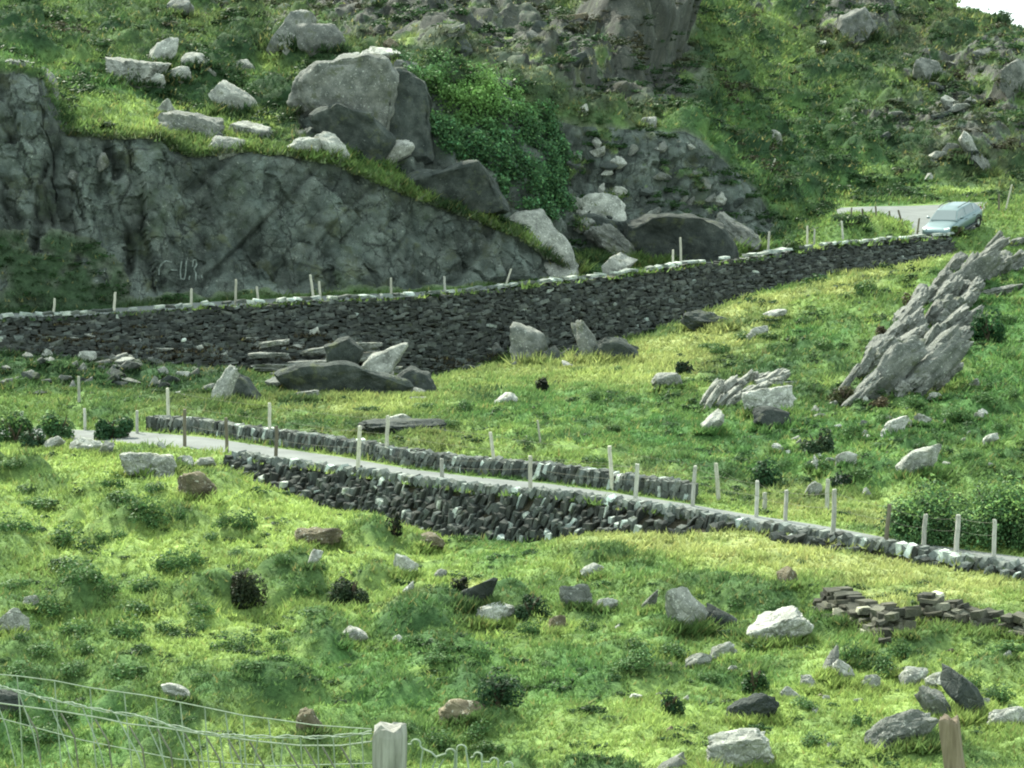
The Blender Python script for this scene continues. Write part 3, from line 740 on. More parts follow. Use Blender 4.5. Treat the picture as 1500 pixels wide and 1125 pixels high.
 ((33, 874, 58, 892), 'white', 'small white stone above the jagged rock at the left edge', 'stone', 0, .3),
 ((-14, 1014, 34, 1052), 'dark', 'dark rock at the left edge behind the wire fence', 'rock', 0, .25),
 ((432, 1042, 474, 1078), 'brown', 'brown stone with a yellow tuft behind the wire fence', 'rock', 0, .3),
 ((1140, 836, 1172, 862), 'brown', 'brown tufted stone left of the tumbled wall', 'stone', 0, .35),
 ((850, 826, 886, 846), 'pale', 'pale grassy stone below the wall in the straw grass', 'stone', -14, .4),
]
for i, (bb, mt, lab, cat, roll, sink) in enumerate(ROCKS):
    nm = cat.replace(' ', '_')
    big = bb[2] - bb[0] > 75
    place_rock(bb, mt, 100 + i * 7, lab, cat, depth=.55 if roll else .8, yaw=random.uniform(-15, 15), roll=roll, sink=sink, name=nm,
               planes=22 if big else 18, rough=.13 if big else .10, box=1.0 if cat in ('boulder', 'rock slab', 'rock ledge') and big else 0)

def outline_rock(pts, T, mat, label, cat, seed, smin=5.0, d=None, rough=.075, lean=.0, sub=4, down=8):
    """a block with a given front outline (photo pixels), its own distance and thickness T in metres"""
    pts = np.array(pts, float); r = np.random.default_rng(seed)
    xb = pts[:, 0].mean(); yb = pts[:, 1].max()
    if d is None: d = hit(xb, yb - 2, smin)[1]
    c = pts.mean(0); W = []
    yy = (yb - pts[:, 1]) * d / F
    low = np.where(pts[:, 1] > c[1] + .5 * (yb - c[1]), down, 0)
    for sc, off in ((.92, 0), (1.0, .14), (.97, .6), (.80, 1.0)):
        q = c + (pts - c) * sc + r.normal(size=pts.shape) * .012 * np.ptp(pts, axis=0).max()
        W.append(P(q[:, 0], q[:, 1] + low, d) + np.array([0, 1., 0]) * (off * T + lean * yy)[:, None])
    W = np.concatenate(W)
    bm = bmesh.new()
    for p_ in W: bm.verts.new(p_)
    res = bmesh.ops.convex_hull(bm, input=bm.verts[:])
    bmesh.ops.delete(bm, geom=[g_ for g_ in res['geom_interior'] if isinstance(g_, bmesh.types.BMVert)], context='VERTS')
    bmesh.ops.triangulate(bm, faces=bm.faces[:])
    for _ in range(sub): bmesh.ops.subdivide_edges(bm, edges=bm.edges[:], cuts=1, use_grid_fill=True)
    bmesh.ops.triangulate(bm, faces=bm.faces[:]); bm.normal_update(); bm.verts.ensure_lookup_table(); bm.verts.index_update()
    v = np.array([x.co[:] for x in bm.verts]); n = np.array([x.normal[:] for x in bm.verts]); f = np.array([[y.index for y in x.verts] for x in bm.faces]); bm.free()
    size = np.ptp(v, axis=0).max(); k = 2.2 / size
    b_ = blocks(v * k * 1.5 + seed, seed % 50)
    v = v + n * (size * (rough * 1.3 * fbm(v * k + seed, 3, 5, .55) + rough * 1.6 * (b_ + .1)))[:, None]
    o = np_mesh(cat.replace(' ', '_'), v, [f], M[mat], None, True)
    try: o.data.set_sharp_from_angle(angle=math.radians(30))
    except Exception: pass
    recentre(o, (v[:, 0].mean(), v[:, 1].mean(), v[:, 2].min())); tag(o, label, cat)
    SKIRT.append((pts[:, 0].min(), pts[:, 0].max(), yb, np.ptp(pts[:, 1]) * .6, smin)); return o
outline_rock([(440, 118), (462, 96), (500, 84), (540, 82), (566, 92), (578, 112), (576, 160), (566, 206), (545, 212), (500, 172), (458, 160), (444, 142)], 3.2, 'grey', 'huge angular grey block split by a shadow line, left of the ivy', 'boulder', 11, 18.5, lean=-.12)
outline_rock([(462, 168), (492, 150), (540, 170), (570, 205), (560, 226), (500, 228), (474, 205)], 2.0, 'dark', 'dark rock standing in for the shadow under the huge angular block', 'rock', 12, 18.5, lean=-.25)  # dark block put where the overhang's black shadow lies
outline_rock([(574, 106), (596, 100), (622, 118), (628, 170), (626, 222), (588, 226), (574, 200)], 2.2, 'dark', 'tall dark slab standing between the angular block and the ivy', 'rock slab', 13, 18.5)
outline_rock([(430, 120), (446, 112), (462, 130), (468, 160), (440, 168), (424, 150)], 1.6, 'grey', 'smaller grey rock against the left side of the huge angular block', 'rock', 14, 18.5)
outline_rock([(574, 256), (600, 244), (660, 230), (692, 228), (698, 238), (650, 252), (596, 264)], 1.6, 'white', 'white rimmed slab with dry grass on it, below the ivy', 'rock slab', 15, 17.9, lean=.9)
outline_rock([(600, 262), (650, 250), (696, 238), (720, 266), (742, 300), (712, 308), (660, 296), (618, 278)], 2.0, 'dark', 'shaded front of the white rimmed slab, built as a dark rock', 'rock', 16, 17.9, lean=-.3)  # dark colour carries the shade on the slab's front
outline_rock([(746, 322), (770, 312), (794, 314), (822, 348), (852, 384), (846, 402), (812, 398), (790, 366), (760, 338)], 1.8, 'pale', 'long pale slab tilted down to the upper road', 'rock slab', 17, 17.5, lean=.6)
outline_rock([(828, 306), (862, 290), (902, 287), (916, 302), (912, 328), (884, 322), (850, 314)], 1.8, 'pale', 'pale overhanging slab with a black shadow under it', 'rock slab', 18, 18.9, lean=.5)
outline_rock([(838, 322), (870, 318), (918, 330), (926, 344), (880, 344), (840, 338)], 1.2, 'dark', 'dark rock standing in for the black shadow under the overhanging slab', 'rock ledge', 19, 18.9)  # shadow below the slab, modelled as dark rock
outline_rock([(918, 330), (950, 316), (1030, 318), (1062, 334), (1068, 372), (1040, 390), (950, 390), (922, 368)], 2.4, 'dark', 'large dark block at the foot of the crag by the upper road', 'boulder', 20, 17.5, lean=-.3)
outline_rock([(410, 552), (440, 542), (520, 538), (556, 546), (602, 568), (560, 581), (500, 587), (440, 580)], 1.3, 'dark', 'broad slab face of the layered outcrop below the wall, its shade coloured black', 'rock slab', 22, 11.5, d=88.5, lean=-.4)  # shade of the slab front put into its dark colour
outline_rock([(476, 508), (510, 496), (530, 512), (516, 528), (484, 526)], 1.0, 'dark', 'dark overhang in the middle of the layered outcrop', 'rock ledge', 25, 11.5, d=92.2, down=30, lean=-.4)
outline_rock([(528, 542), (552, 522), (594, 507), (578, 530), (548, 556)], .9, 'pale', 'pale pointed ledge rising at the right of the layered outcrop', 'rock ledge', 26, 11.5, lean=.5, d=90.8, down=20)
outline_rock([(566, 562), (600, 544), (626, 550), (638, 578), (600, 584)], 1.2, 'dark', 'last dark rock at the right foot of the layered outcrop', 'rock', 28, 11.5, lean=.4, d=89.2)
outline_rock([(-14, 104), (2, 89), (34, 90), (46, 106), (44, 150), (-10, 150)], 1.8, 'grey', 'pale topped pillar of the cliff at the left edge of the photo', 'rock pillar', 31, 17.5, d=102.2, lean=-.05)
outline_rock([(44, 118), (58, 95), (68, 108), (78, 134), (76, 160), (46, 160)], 1.5, 'grey', 'pale topped pillar next to the one at the left edge', 'rock pillar', 32, 17.5, d=102.2)
for (px, py, w_, h_) in [(112, 262, 18, 30), (148, 240, 20, 30)]:
    q_ = hit(px, py, 17.05); p_, f_ = rock_shape(int(px), 4, 16)
    o_ = np_mesh('rock', p_ * np.array([w_, 26, h_]) * q_[1] / F / 2, [f_], M['grey'], None, True); o_.location = [float(x) for x in q_]
    tag(o_, 'pale lichened corner of rock jutting from the left part of the cliff', 'rock', 'pale corners jutting from the cliff')

# small rubble under the upper wall, each stone its own thing, sharing shapes
rub = [rock_shape(900 + i, 4, 11, rough=.06) for i in range(5)]
rub_mesh = {}
def rubble(px, py, w, h, mat, label, group, cat='stone', sink=.3, smin=11.0):
    g = hit(px, py, smin); d = g[1]; SKIRT.append((px - w / 2, px + w / 2, py, h, smin))
    k = (random.randrange(5), mat)
    if k not in rub_mesh:
        o = np_mesh('stone', rub[k[0]][0], [rub[k[0]][1]], M[mat], None, True)
        try: o.data.set_sharp_from_angle(angle=math.radians(38))
        except Exception: pass
        rub_mesh[k] = o.data
    else:
        o = bpy.data.objects.new('stone', rub_mesh[k]); COL.objects.link(o)
    o.scale = (w * d / F / 2, w * d / F / 2 * .8, h * d / F / 2 / (1 - sink / 2))
    o.location = (float(g[0]), float(g[1]), float(g[2] + o.scale[2] * (1 - sink)))
    o.rotation_euler = (random.uniform(-.2, .2), random.uniform(-.25, .25), random.uniform(0, .5))
    tag(o, label, cat, group)
for (px, py, w, h) in [(65, 492, 14, 7), (95, 476, 18, 8), (72, 514, 20, 8), (150, 490, 20, 8), (85, 502, 18, 7), (115, 500, 22, 8), (130, 530, 30, 16), (116, 548, 20, 14), (162, 562, 26, 14),
                       (160, 512, 26, 9), (200, 512, 34, 10), (190, 540, 34, 13), (230, 536, 22, 12), (240, 552, 18, 14), (226, 570, 14, 20), (258, 524, 12, 9), (205, 480, 16, 8), (225, 495, 10, 8),
                       (285, 552, 16, 14), (150, 536, 30, 12), (175, 528, 26, 10), (268, 578, 22, 9), (8, 545, 14, 8), (20, 560, 24, 10), (60, 580, 22, 8), (104, 572, 16, 14), (12, 566, 22, 12), (122, 562, 14, 9)]:
    rubble(px, py, w, h, random.choice(['grey', 'grey', 'dark', 'pale']), 'loose stone in the rubble slope under the left part of the upper wall', 'loose stones under the upper wall')
for (px, py, w, h) in [(380, 512, 34, 12), (410, 528, 40, 12), (440, 512, 36, 12), (432, 540, 44, 12), (470, 532, 40, 10), (500, 524, 44, 12), (520, 534, 40, 10), (545, 526, 36, 16), (500, 506, 30, 16), (560, 556, 40, 12),
                       (596, 566, 30, 12), (392, 540, 26, 10), (402, 566, 30, 14), (370, 500, 28, 10), (610, 578, 26, 10), (455, 494, 30, 14)]:
    rubble(px, py, w, h, random.choice(['pale', 'pale', 'grey']), 'pale broken ledge stone on the layered outcrop below the upper wall', 'ledge stones of the layered outcrop', sink=.35, smin=12.0)
for i in range(60):
    px = random.uniform(20, 330); py = random.uniform(490, 560) + px * .05
    rubble(px, py, random.uniform(12, 34), random.uniform(6, 13), random.choice(['grey', 'grey', 'dark', 'dark', 'pale']), 'loose stone in the rubble slope under the left part of the upper wall', 'loose stones under the upper wall')
for i in range(26):
    px = random.uniform(640, 940); py = 540 - max(0, px - 700) * .07 + random.uniform(-14, 6)
    rubble(px, py, random.uniform(12, 32), random.uniform(8, 18), random.choice(['grey', 'dark', 'dark']), 'dark loose rock along the foot of the middle of the upper wall', 'loose rocks at the middle of the upper wall')
# stones of the crag face right of the ivy
for i in range(46):
    px = random.uniform(840, 1105); py = random.uniform(215, 355)
    if py < 190 + max(0, px - 1000) * 1.15: continue
    rubble(px, py, random.uniform(12, 30), random.uniform(8, 18), random.choice(['grey', 'grey', 'pale', 'dark']), 'weathered stone lodged in the crag right of the ivy', 'stones lodged in the crag', smin=19.0)
for i in range(16):
    px = random.uniform(1290, 1480); py = random.uniform(60, 235)
    rubble(px, py, random.uniform(14, 38), random.uniform(6, 14), random.choice(['grey', 'grey', 'dark', 'pale']), 'grey stone in the brown heath of the far right hillside', 'stones in the far right heath', smin=20.0, sink=.75)
for i in range(12):
    px = random.uniform(520, 960); py = random.uniform(8, 150)
    rubble(px, py, random.uniform(16, 46), random.uniform(8, 20), random.choice(['grey', 'dark', 'dark', 'brown']), 'dark stone in the heathery slope above the ivy', 'stones in the heathery slope', smin=20.0, sink=.75)
for i in range(30):
    px = random.uniform(1150, 1460); py = random.uniform(590, 690)
    rubble(px, py, random.uniform(8, 22), random.uniform(5, 11), random.choice(['pale', 'white', 'grey']), 'small pale stone in the rough grass between the slanting outcrop and the bush', 'pale stones below the slanting outcrop', sink=.45)
for i in range(26):
    px = random.uniform(880, 1480); py = random.uniform(900, 1110)
    rubble(px, py, random.uniform(9, 24), random.uniform(6, 12), random.choice(['pale', 'white', 'grey', 'brown']), 'small half buried stone in the lower right grass', 'half buried stones in the lower right grass', sink=.6, smin=5)

# the big slanting outcrop: one rock of many tilted ribs
def outcrop(name, ribs, mat, label, cat, fwd=0.0):
    Vs, Fs, n = [], [], 0
    g0 = None
    for i, (x0, y0, x1, y1, wpx, *dep) in enumerate(ribs):           # foot and head of a rib in photo pixels
        a = hit(x0, y0, 11.0); d = a[1]
        L = math.hypot(x1 - x0, y1 - y0) * d / F
        ang = math.atan2(y0 - y1, x1 - x0) + random.uniform(-.12, .12); L *= random.uniform(.85, 1.15)
        p, f = rock_shape(3000 + i * 3, 4, 20, rough=.22, box=.9)
        q = p * np.array([L * .50, wpx * d / F * (dep[0] if dep else .9), wpx * d / F * .50])
        ca, sa = math.cos(ang), math.sin(ang)
        q = q @ np.array([[ca, 0, sa], [0, 1, 0], [-sa, 0, ca]])
        c = np.array([a[0] + math.cos(ang) * L / 2, d + wpx * d / F * .5 + math.sin(ang) * L * .38, a[2] + math.sin(ang) * L / 2 * .94])
        c[1] -= fwd
        Vs.append(q + c); Fs.append(f + n); n += len(q)
        if g0 is None: g0 = a
    o = np_mesh(name, np.concatenate(Vs), [np.concatenate(Fs)], M[mat], None, True)
    try: o.data.set_sharp_from_angle(angle=math.radians(38))
    except Exception: pass
    recentre(o, g0); tag(o, label, cat); return o
rq = random.Random(5); ribs = [(1262, 606, 1380, 478, 52, .3), (1318, 600, 1408, 492, 44, .3)]
for k_ in range(64):
    u_, v_ = rq.random(), rq.random()
    fx = (1215 + 170 * u_) * (1 - v_) + (1318 + 95 * u_) * v_; fy = (604 - 28 * u_) * (1 - v_) + (462 - 16 * u_) * v_
    L_ = rq.uniform(34, 92) * (1 - .3 * v_); an_ = math.radians(rq.uniform(40, 58))
    ribs.append((fx, fy, fx + L_ * math.cos(an_), fy - L_ * math.sin(an_), rq.uniform(9, 26)))
ribs.sort(key=lambda r_: r_[1])
outcrop('rock_outcrop', ribs, 'grey', 'big grey outcrop of slanting ribs leaning right, in the right field', 'rock outcrop')
outcrop('rock_outcrop', [(1385, 446, 1490, 382, 40, .3), (1372, 432, 1400, 392, 24), (1385, 415, 1424, 372, 20), (1405, 430, 1440, 380, 28), (1418, 400, 1478, 352, 16), (1428, 420, 1470, 378, 30), (1450, 410, 1492, 372, 30), (1470, 400, 1512, 372, 26), (1445, 372, 1468, 340, 12), (1470, 362, 1510, 346, 14), (1440, 436, 1500, 420, 14)],
        'grey', 'upper grey outcrop of slanting rocks at the right edge below the car', 'rock outcrop')

ribs = []
for k_ in range(34):
    u_ = rq.random(); fx = 1018 + 112 * u_; fy = 612 - 46 * u_ + rq.uniform(-22, 8) * (1 - .4 * u_); an_ = math.radians(62 - 44 * u_ + rq.uniform(-12, 12)); L_ = rq.uniform(24, 52)
    ribs.append((fx, fy, fx + L_ * math.cos(an_), fy - L_ * math.sin(an_), rq.uniform(8, 17)))
ribs.sort(key=lambda r_: r_[1])
outcrop('rock_outcrop', ribs, 'pale', 'pale swirled outcrop of curving ribs in the middle of the right field', 'rock outcrop')
ribs = []
for (x_, y_, L_, t_) in [(366, 520, 60, 10), (372, 536, 70, 12), (398, 548, 60, 12), (402, 562, 50, 12), (420, 532, 90, 10), (440, 518, 80, 12), (462, 546, 90, 9), (470, 528, 84, 10), (486, 506, 70, 12), (510, 542, 70, 10),
                         (520, 522, 60, 14), (548, 540, 44, 12), (552, 556, 56, 11), (570, 574, 60, 12), (590, 560, 40, 11), (384, 506, 44, 10), (600, 582, 40, 10), (536, 566, 50, 10), (430, 578, 40, 9)]:
    ribs.append((x_, y_, x_ + L_, y_ - random.uniform(-.12, .22) * L_, t_))
outcrop('rock_outcrop', ribs, 'grey', 'layered grey ledges rising behind the broad black slab below the upper wall', 'rock outcrop', 1.1)
# ------------------------------------------------------------------ dry stone walls
def split_stone(seed):
    r = np.random.default_rng(seed)
    c = np.array([[a, b, e] for a in (-1, 1) for b in (-1, 1) for e in (-1, 1)], float) * (1 - r.uniform(0, .42, (8, 3)))
    pts = np.concatenate([c, r.uniform(-1, 1, (5, 3)) * np.array([1, 1, 1])])
    bm = bmesh.new()
    for p_ in pts: bm.verts.new(p_)
    res = bmesh.ops.convex_hull(bm, input=bm.verts[:])
    bmesh.ops.delete(bm, geom=[g_ for g_ in res['geom_interior'] if isinstance(g_, bmesh.types.BMVert)], context='VERTS')
    bmesh.ops.triangulate(bm, faces=bm.faces[:]); bm.verts.ensure_lookup_table(); bm.verts.index_update()
    v = np.array([x.co[:] for x in bm.verts]); f = np.array([[y.index for y in x.verts] for x in bm.faces]); bm.free()
    lo, hi = v.min(0), v.max(0)
    return (v - (lo + hi) / 2) / ((hi - lo) / 2), f
STN = [split_stone(500 + i) for i in range(24)]; STN1 = STN
def inst(shapes, items):
    """items: (pos, T, N, tilt, (w, depth, h), tone)"""
    Vs, Fs, Cs, n = [], [], [], 0
    for (pos, T, N, tilt, dim, tone) in items:
        p, f = shapes[random.randrange(len(shapes))]
        Z = np.array([0, 0, 1.])
        X = T * math.cos(tilt) - Z * math.sin(tilt); Zz = Z * math.cos(tilt) + T * math.sin(tilt)
        q = (p[:, :1] * dim[0]) * X + (p[:, 1:2] * dim[1]) * N + (p[:, 2:] * dim[2]) * Zz + pos
        Vs.append(q); Fs.append(f + n); n += len(q)
        Cs.append(np.repeat(np.array(tone)[None], len(q), 0))
    return np.concatenate(Vs), np.concatenate(Fs), np.concatenate(Cs)
def stone_tone(dark=.62, white=.06):
    t = random.gauss(dark, .22)
    if random.random() < white: t = random.uniform(2.0, 3.2)
    t = max(.25, t); w = random.uniform(-.03, .03)
    return (t * (.93 + w), t, t * (.97 - w))
def wall_items(pxs, s0, s1, up, w, h, dep, tilt, jt, tone, out=.05, extra_rows=0):
    """lay stones on the face between terrain rows s0 (foot) and s1 (head), and `up` metres above the head"""
    A = np.array([at_row(x, s0) for x in pxs]); Bt = np.array([at_row(x, s1) for x in pxs])
    A = A + 0; L = np.concatenate([[0], np.cumsum(np.linalg.norm(np.diff(Bt[:, :2], axis=0), axis=1))])
    items = []
    tot = L[-1]
    ncourse = int(max((Bt[:, 2] - A[:, 2]).max() + up, h * 2) / (h * .86)) + 2
    for k in range(ncourse):
        x = random.uniform(0, w)
        while x < tot:
            ww = w * random.choice((.5, .7, .9, 1.1, 1.4, 1.9)) * random.uniform(.85, 1.15); hh = h * random.choice((.55, .8, 1, 1.1, 1.4)) * random.uniform(.9, 1.1)
            a = np.array([np.interp(x, L, A[:, j]) for j in range(3)]); b = np.array([np.interp(x, L, Bt[:, j]) for j in range(3)])
            x2 = min(x + .6, tot); x1 = max(0, x - .6)
            T = np.array([np.interp(x2, L, Bt[:, j]) - np.interp(x1, L, Bt[:, j]) for j in range(3)]); T[2] *= .8; T /= np.linalg.norm(T) + 1e-9
            N = np.array([T[1], -T[0], 0]); N /= np.linalg.norm(N) + 1e-9
            top = b[2] + up
            z = a[2] - .05 + (k + .5) * h * .86 + random.uniform(-.38, .38) * h
            if z < top - h * .15:
                t = np.clip((z - a[2]) / max(.05, b[2] - a[2]), 0, 1)
                pos = a * (1 - t) + b * t; pos[2] = z
                pos = pos + N * (out + random.uniform(-.09, .07))
                items.append((pos, T, N, tilt + random.uniform(-jt, jt), (ww / 2 * 1.15, dep * random.uniform(.8, 1.2), hh / 2 * 1.2), tone()))
                if z > b[2] - .1:                                    # above the road the wall is two stones deep
                    items.append((pos - N * dep * 1.5, T, N, tilt + random.uniform(-jt, jt), (ww / 2 * 1.15, dep, hh / 2 * 1.15), tone()))
            x += ww * .93
    return items
def coping_items(pxs, s, up, w, h, dep, tilt, jt, tone, back=0.0, gap=0):
    Bt = np.array([at_row(x, s) for x in pxs]); L = np.concatenate([[0], np.cumsum(np.linalg.norm(np.diff(Bt[:, :2], axis=0), axis=1))])
    items = []; x = 0
    while x < L[-1]:
        ww = w * random.uniform(.7, 1.4)
        b = np.array([np.interp(x, L, Bt[:, j]) for j in range(3)])
        x2 = min(x + .6, L[-1]); x1 = max(0, x - .6)
        T = np.array([np.interp(x2, L, Bt[:, j]) - np.interp(x1, L, Bt[:, j]) for j in range(3)]); T /= np.linalg.norm(T) + 1e-9
        N = np.array([T[1], -T[0], 0]); N /= np.linalg.norm(N)
        if random.random() >= gap:
            items.append((b + np.array([0, 0, up + random.uniform(-.03, .03)]) - N * (back + random.uniform(-.04, .04)), T, N, tilt + random.uniform(-jt, jt), (ww / 2 * 1.1, dep, h / 2 * random.uniform(.8, 1.25)), tone()))
        x += ww
    return items
# low wall that carries the lower road
pxs = np.arange(332, 1640, 4)
it = wall_items(pxs, 8.0, 8.9, .12, .095, .32, .15, .36, .35, lambda: stone_tone(.37, .08))
V, Fc, Cc = inst(STN, it)
w1 = empty('stone_wall', at_row(900, 8.0)); tag(w1, 'dark dry stone wall of slanting upright slabs along the near side of the lower road', 'stone wall')
def child(o, par):
    o.parent = par; o.matrix_parent_inverse = Matrix.Translation(-Vector(par.location)); return o
child(np_mesh('wall_face', V, [Fc], M['stone'], Cc), w1)
it = coping_items(np.arange(345, 1640, 4), 8.95, .15, .13, .28, .16, .45, .5, lambda: stone_tone(.75, .08), .08)
V, Fc, Cc = inst(STN, it); child(np_mesh('coping', V, [Fc], M['stone'], Cc), w1)
# short wall on the far side of the lower road
it = []
pxs = np.arange(222, 1016, 4)
for upv, sd in ((.08, 0), (.30, 1)):
    it += coping_items(pxs, 10.3, upv, .12, .32, .17, .3, .35, lambda: stone_tone(.52, .08), .0)
    it += coping_items(pxs, 10.6, upv, .13, .30, .17, .3, .35, lambda: stone_tone(.52, .08), .0)
V, Fc, Cc = inst(STN, it)
w2 = np_mesh('stone_wall', V, [Fc], M['stone'], Cc); recentre(w2, at_row(600, 10.3)); tag(w2, 'low dry stone wall along the far side of the lower road', 'stone wall')
# the long retaining wall of the upper road
pxs = np.arange(-90, 1396, 4)
it = wall_items(pxs, 14.0, 14.95, .2, .25, .125, .18, 0, .3, lambda: stone_tone(.32, .006))
V, Fc, Cc = inst(STN1, it)
w3 = empty('stone_wall', at_row(600, 14.0)); tag(w3, 'long high dark retaining wall under the upper road, with pale coping', 'stone wall')
child(np_mesh('wall_face', V, [Fc], M['stone'], Cc), w3)
it = coping_items(pxs, 14.97, .28, .36, .14, .24, 0, .22, lambda: stone_tone(random.choice((.7, 1.3, 1.8, 2.2)), .2), .1, .22)
V, Fc, Cc = inst(STN, it); child(np_mesh('coping', V, [Fc], M['stone'], Cc), w3)
# the tumbled field walls at lower right
def ruin(pts, hpx, label):
    it = []
    P3 = [hit(x, y, 5.0) for x, y in pts]
    P3 = np.array(P3); L = np.concatenate([[0], np.cumsum(np.linalg.norm(np.diff(P3[:, :2], axis=0), axis=1))])
    hh = hpx * P3[0][1] / F
    for k in range(6):
        x = random.uniform(0, .3)
        while x < L[-1]:
            ww = random.uniform(.12, .34); b = np.array([np.interp(x, L, P3[:, j]) for j in range(3)])
            x2 = min(x + .6, L[-1]); x1 = max(0, x - .6)
            T = np.array([np.interp(x2, L, P3[:, j]) - np.interp(x1, L, P3[:, j]) for j in range(3)]); T[2] *= .6; T /= np.linalg.norm(T) + 1e-9
            N = np.array([T[1], -T[0], 0]); N /= np.linalg.norm(N) + 1e-9
            lim = hh * (.8 + .25 * math.sin(x * 2.1 + 1))
            z = -.04 + k * .10
            if z < lim and random.random() > .05 + .07 * k:
                for bk in (0, .3):
                    tn = stone_tone(.40, .07); tn = (tn[0] * 1.12, tn[1], tn[2] * .82)
                    it.append((b + np.array([0, 0, z]) - N * (k * .06 + bk) + np.random.default_rng(len(it)).normal(size=3) * .04, T, N, random.uniform(-.3, .3), (ww / 2 * 1.15, .17, random.uniform(.06, .15) / 2 * 1.2), tn))
            x += ww
    for (a_, b_) in zip(pts[:-1], pts[1:]): SKIRT.append((a_[0], b_[0], (a_[1] + b_[1]) / 2 + 3, 34, 5.0))
    V, Fc, Cc = inst(STN, it)
    o = np_mesh('stone_wall', V, [Fc], M['stone'], Cc); recentre(o, P3[len(P3) // 2]); tag(o, label, 'stone wall')
ruin([(1192, 896), (1215, 908), (1245, 914), (1270, 924), (1300, 938), (1336, 926)], 40, 'tumbled brown field wall curving down through the straw grass at lower right')
ruin([(1330, 908), (1370, 916), (1420, 922), (1470, 930), (1520, 940), (1580, 950)], 34, 'low ruined field wall running off the right edge at lower right')

# ------------------------------------------------------------------ letters painted on the cliff
def paint(strokes, wd):
    Vs, Fs, n = [], [], 0
    rr0, rr1 = int(np.argmin(np.abs(S - 17.03))), int(np.argmin(np.abs(S - 17.9)))
    def on(px, py):
        c = int(np.argmin(np.abs(cpx - px))); yy = PYd[rr0:rr1, c]; r = rr0 + int(np.argmax(yy <= py))
        return D[r - 1:r + 2, c - 1:c + 2].reshape(-1, 3), D[r, c]
    for st in strokes:
        pts = []
        for (a, b) in zip(st[:-1], st[1:]):
            m = max(2, int(math.hypot(b[0] - a[0], b[1] - a[1]) / 1.2))
            for j in range(m): pts.append((a[0] + (b[0] - a[0]) * j / m, a[1] + (b[1] - a[1]) * j / m))
        pts.append(st[-1])
        pts = np.array(pts); tn = np.gradient(pts, axis=0); tn /= np.linalg.norm(tn, axis=1)[:, None] + 1e-9
        for e in (-1, 1):
            side = pts + e * wd / 2 * np.stack([-tn[:, 1], tn[:, 0]], 1)
            for s_ in side:
                near, q = on(*s_); q = q.copy(); px_, py_ = s_
                d = near[:, 1].min() - .02
                Vs.append(P(px_, py_, d))
        m = len(pts); i = np.arange(m - 1)
        Fs.append(np.stack([n + i, n + i + 1, n + m + i + 1, n + m + i], 1)); n += 2 * m
    return np.array(Vs), np.concatenate(Fs)
letters = [[(252, 384), (243, 382), (236, 387), (233, 394), (233, 403)], [(250, 395), (260, 396)], [(266, 382), (264, 398), (265, 408), (270, 409), (272, 400), (273, 382)],
           [(282, 391), (283, 381), (287, 380), (288, 388), (284, 394), (287, 400), (287, 411)], [(278, 404), (277, 410)], [(295, 403), (296, 407)]]
M['paint'] = make_plain('faded_white_paint', (.165, .19, .175), .9, 0, .1, .3, 6)
V, Fc = paint(letters, 1.9)
o = np_mesh('painted_letters', V, [Fc], M['paint'], parent=cliff)

# ------------------------------------------------------------------ fence posts
def post_mesh(h, r, seed, lean=(0, 0), sink=.25, n=9):
    rr = np.random.default_rng(seed)
    zs = np.array([-sink, 0, h * .3, h * .6, h * .85, h - r * .25, h])
    ang = np.linspace(0, 2 * math.pi, n, endpoint=False)
    jit = 1 + rr.normal(size=n) * .10
    V = []
    for k, z in enumerate(zs):
        s = (1.05 - .12 * k / 6) * (1 if k < 6 else .72)
        wob = rr.normal(size=2) * r * .10
        top = (rr.normal(size=n) * r * .15) if k >= 5 else 0
        V.append(np.stack([np.cos(ang) * r * jit * s + wob[0] + lean[0] * z, np.sin(ang) * r * jit * s + wob[1] + lean[1] * z, z + np.zeros(n) + top], 1))
    V = np.concatenate(V); i = np.arange(n); Fq = []
    for k in range(len(zs) - 1):
        Fq.append(np.stack([k * n + i, k * n + (i + 1) % n, (k + 1) * n + (i + 1) % n, (k + 1) * n + i], 1))
    V = np.concatenate([V, V[-n:].mean(0, keepdims=True) + np.array([[0, 0, r * .1]])]); b = (len(zs) - 1) * n; c = len(V) - 1
    Ft = np.stack([b + i, b + (i + 1) % n, np.full(n, c)], 1)
    return V, [np.concatenate(Fq), Ft]
POSTS = {}
def fence_post(xb, yb, xt, yt, mat, label, group, r=.05, smin=9.0, d=None, smax=23):
    g = hit(xb, yb, smin, smax) if d is None else P(xb, yb, d)
    dd = g[1]; h = (yb - yt) * dd / F; lean = ((xt - xb) * dd / F / h, random.uniform(-.03, .03))
    V, Fq = post_mesh(h, r, int(xb * 7 + yb), lean)
    o = np_mesh('fence_post', V, Fq, M[mat]); o.location = [float(x) for x in g]
    tag(o, label, 'fence post', group)
    return np.array(g), np.array(g) + np.array([lean[0] * h, lean[1] * h, h])
ga, gb, gc = 'fence posts on the near side of the lower road', 'fence posts on the far side of the lower road', 'fence posts along the upper road wall'
near, far, up = [], [], []
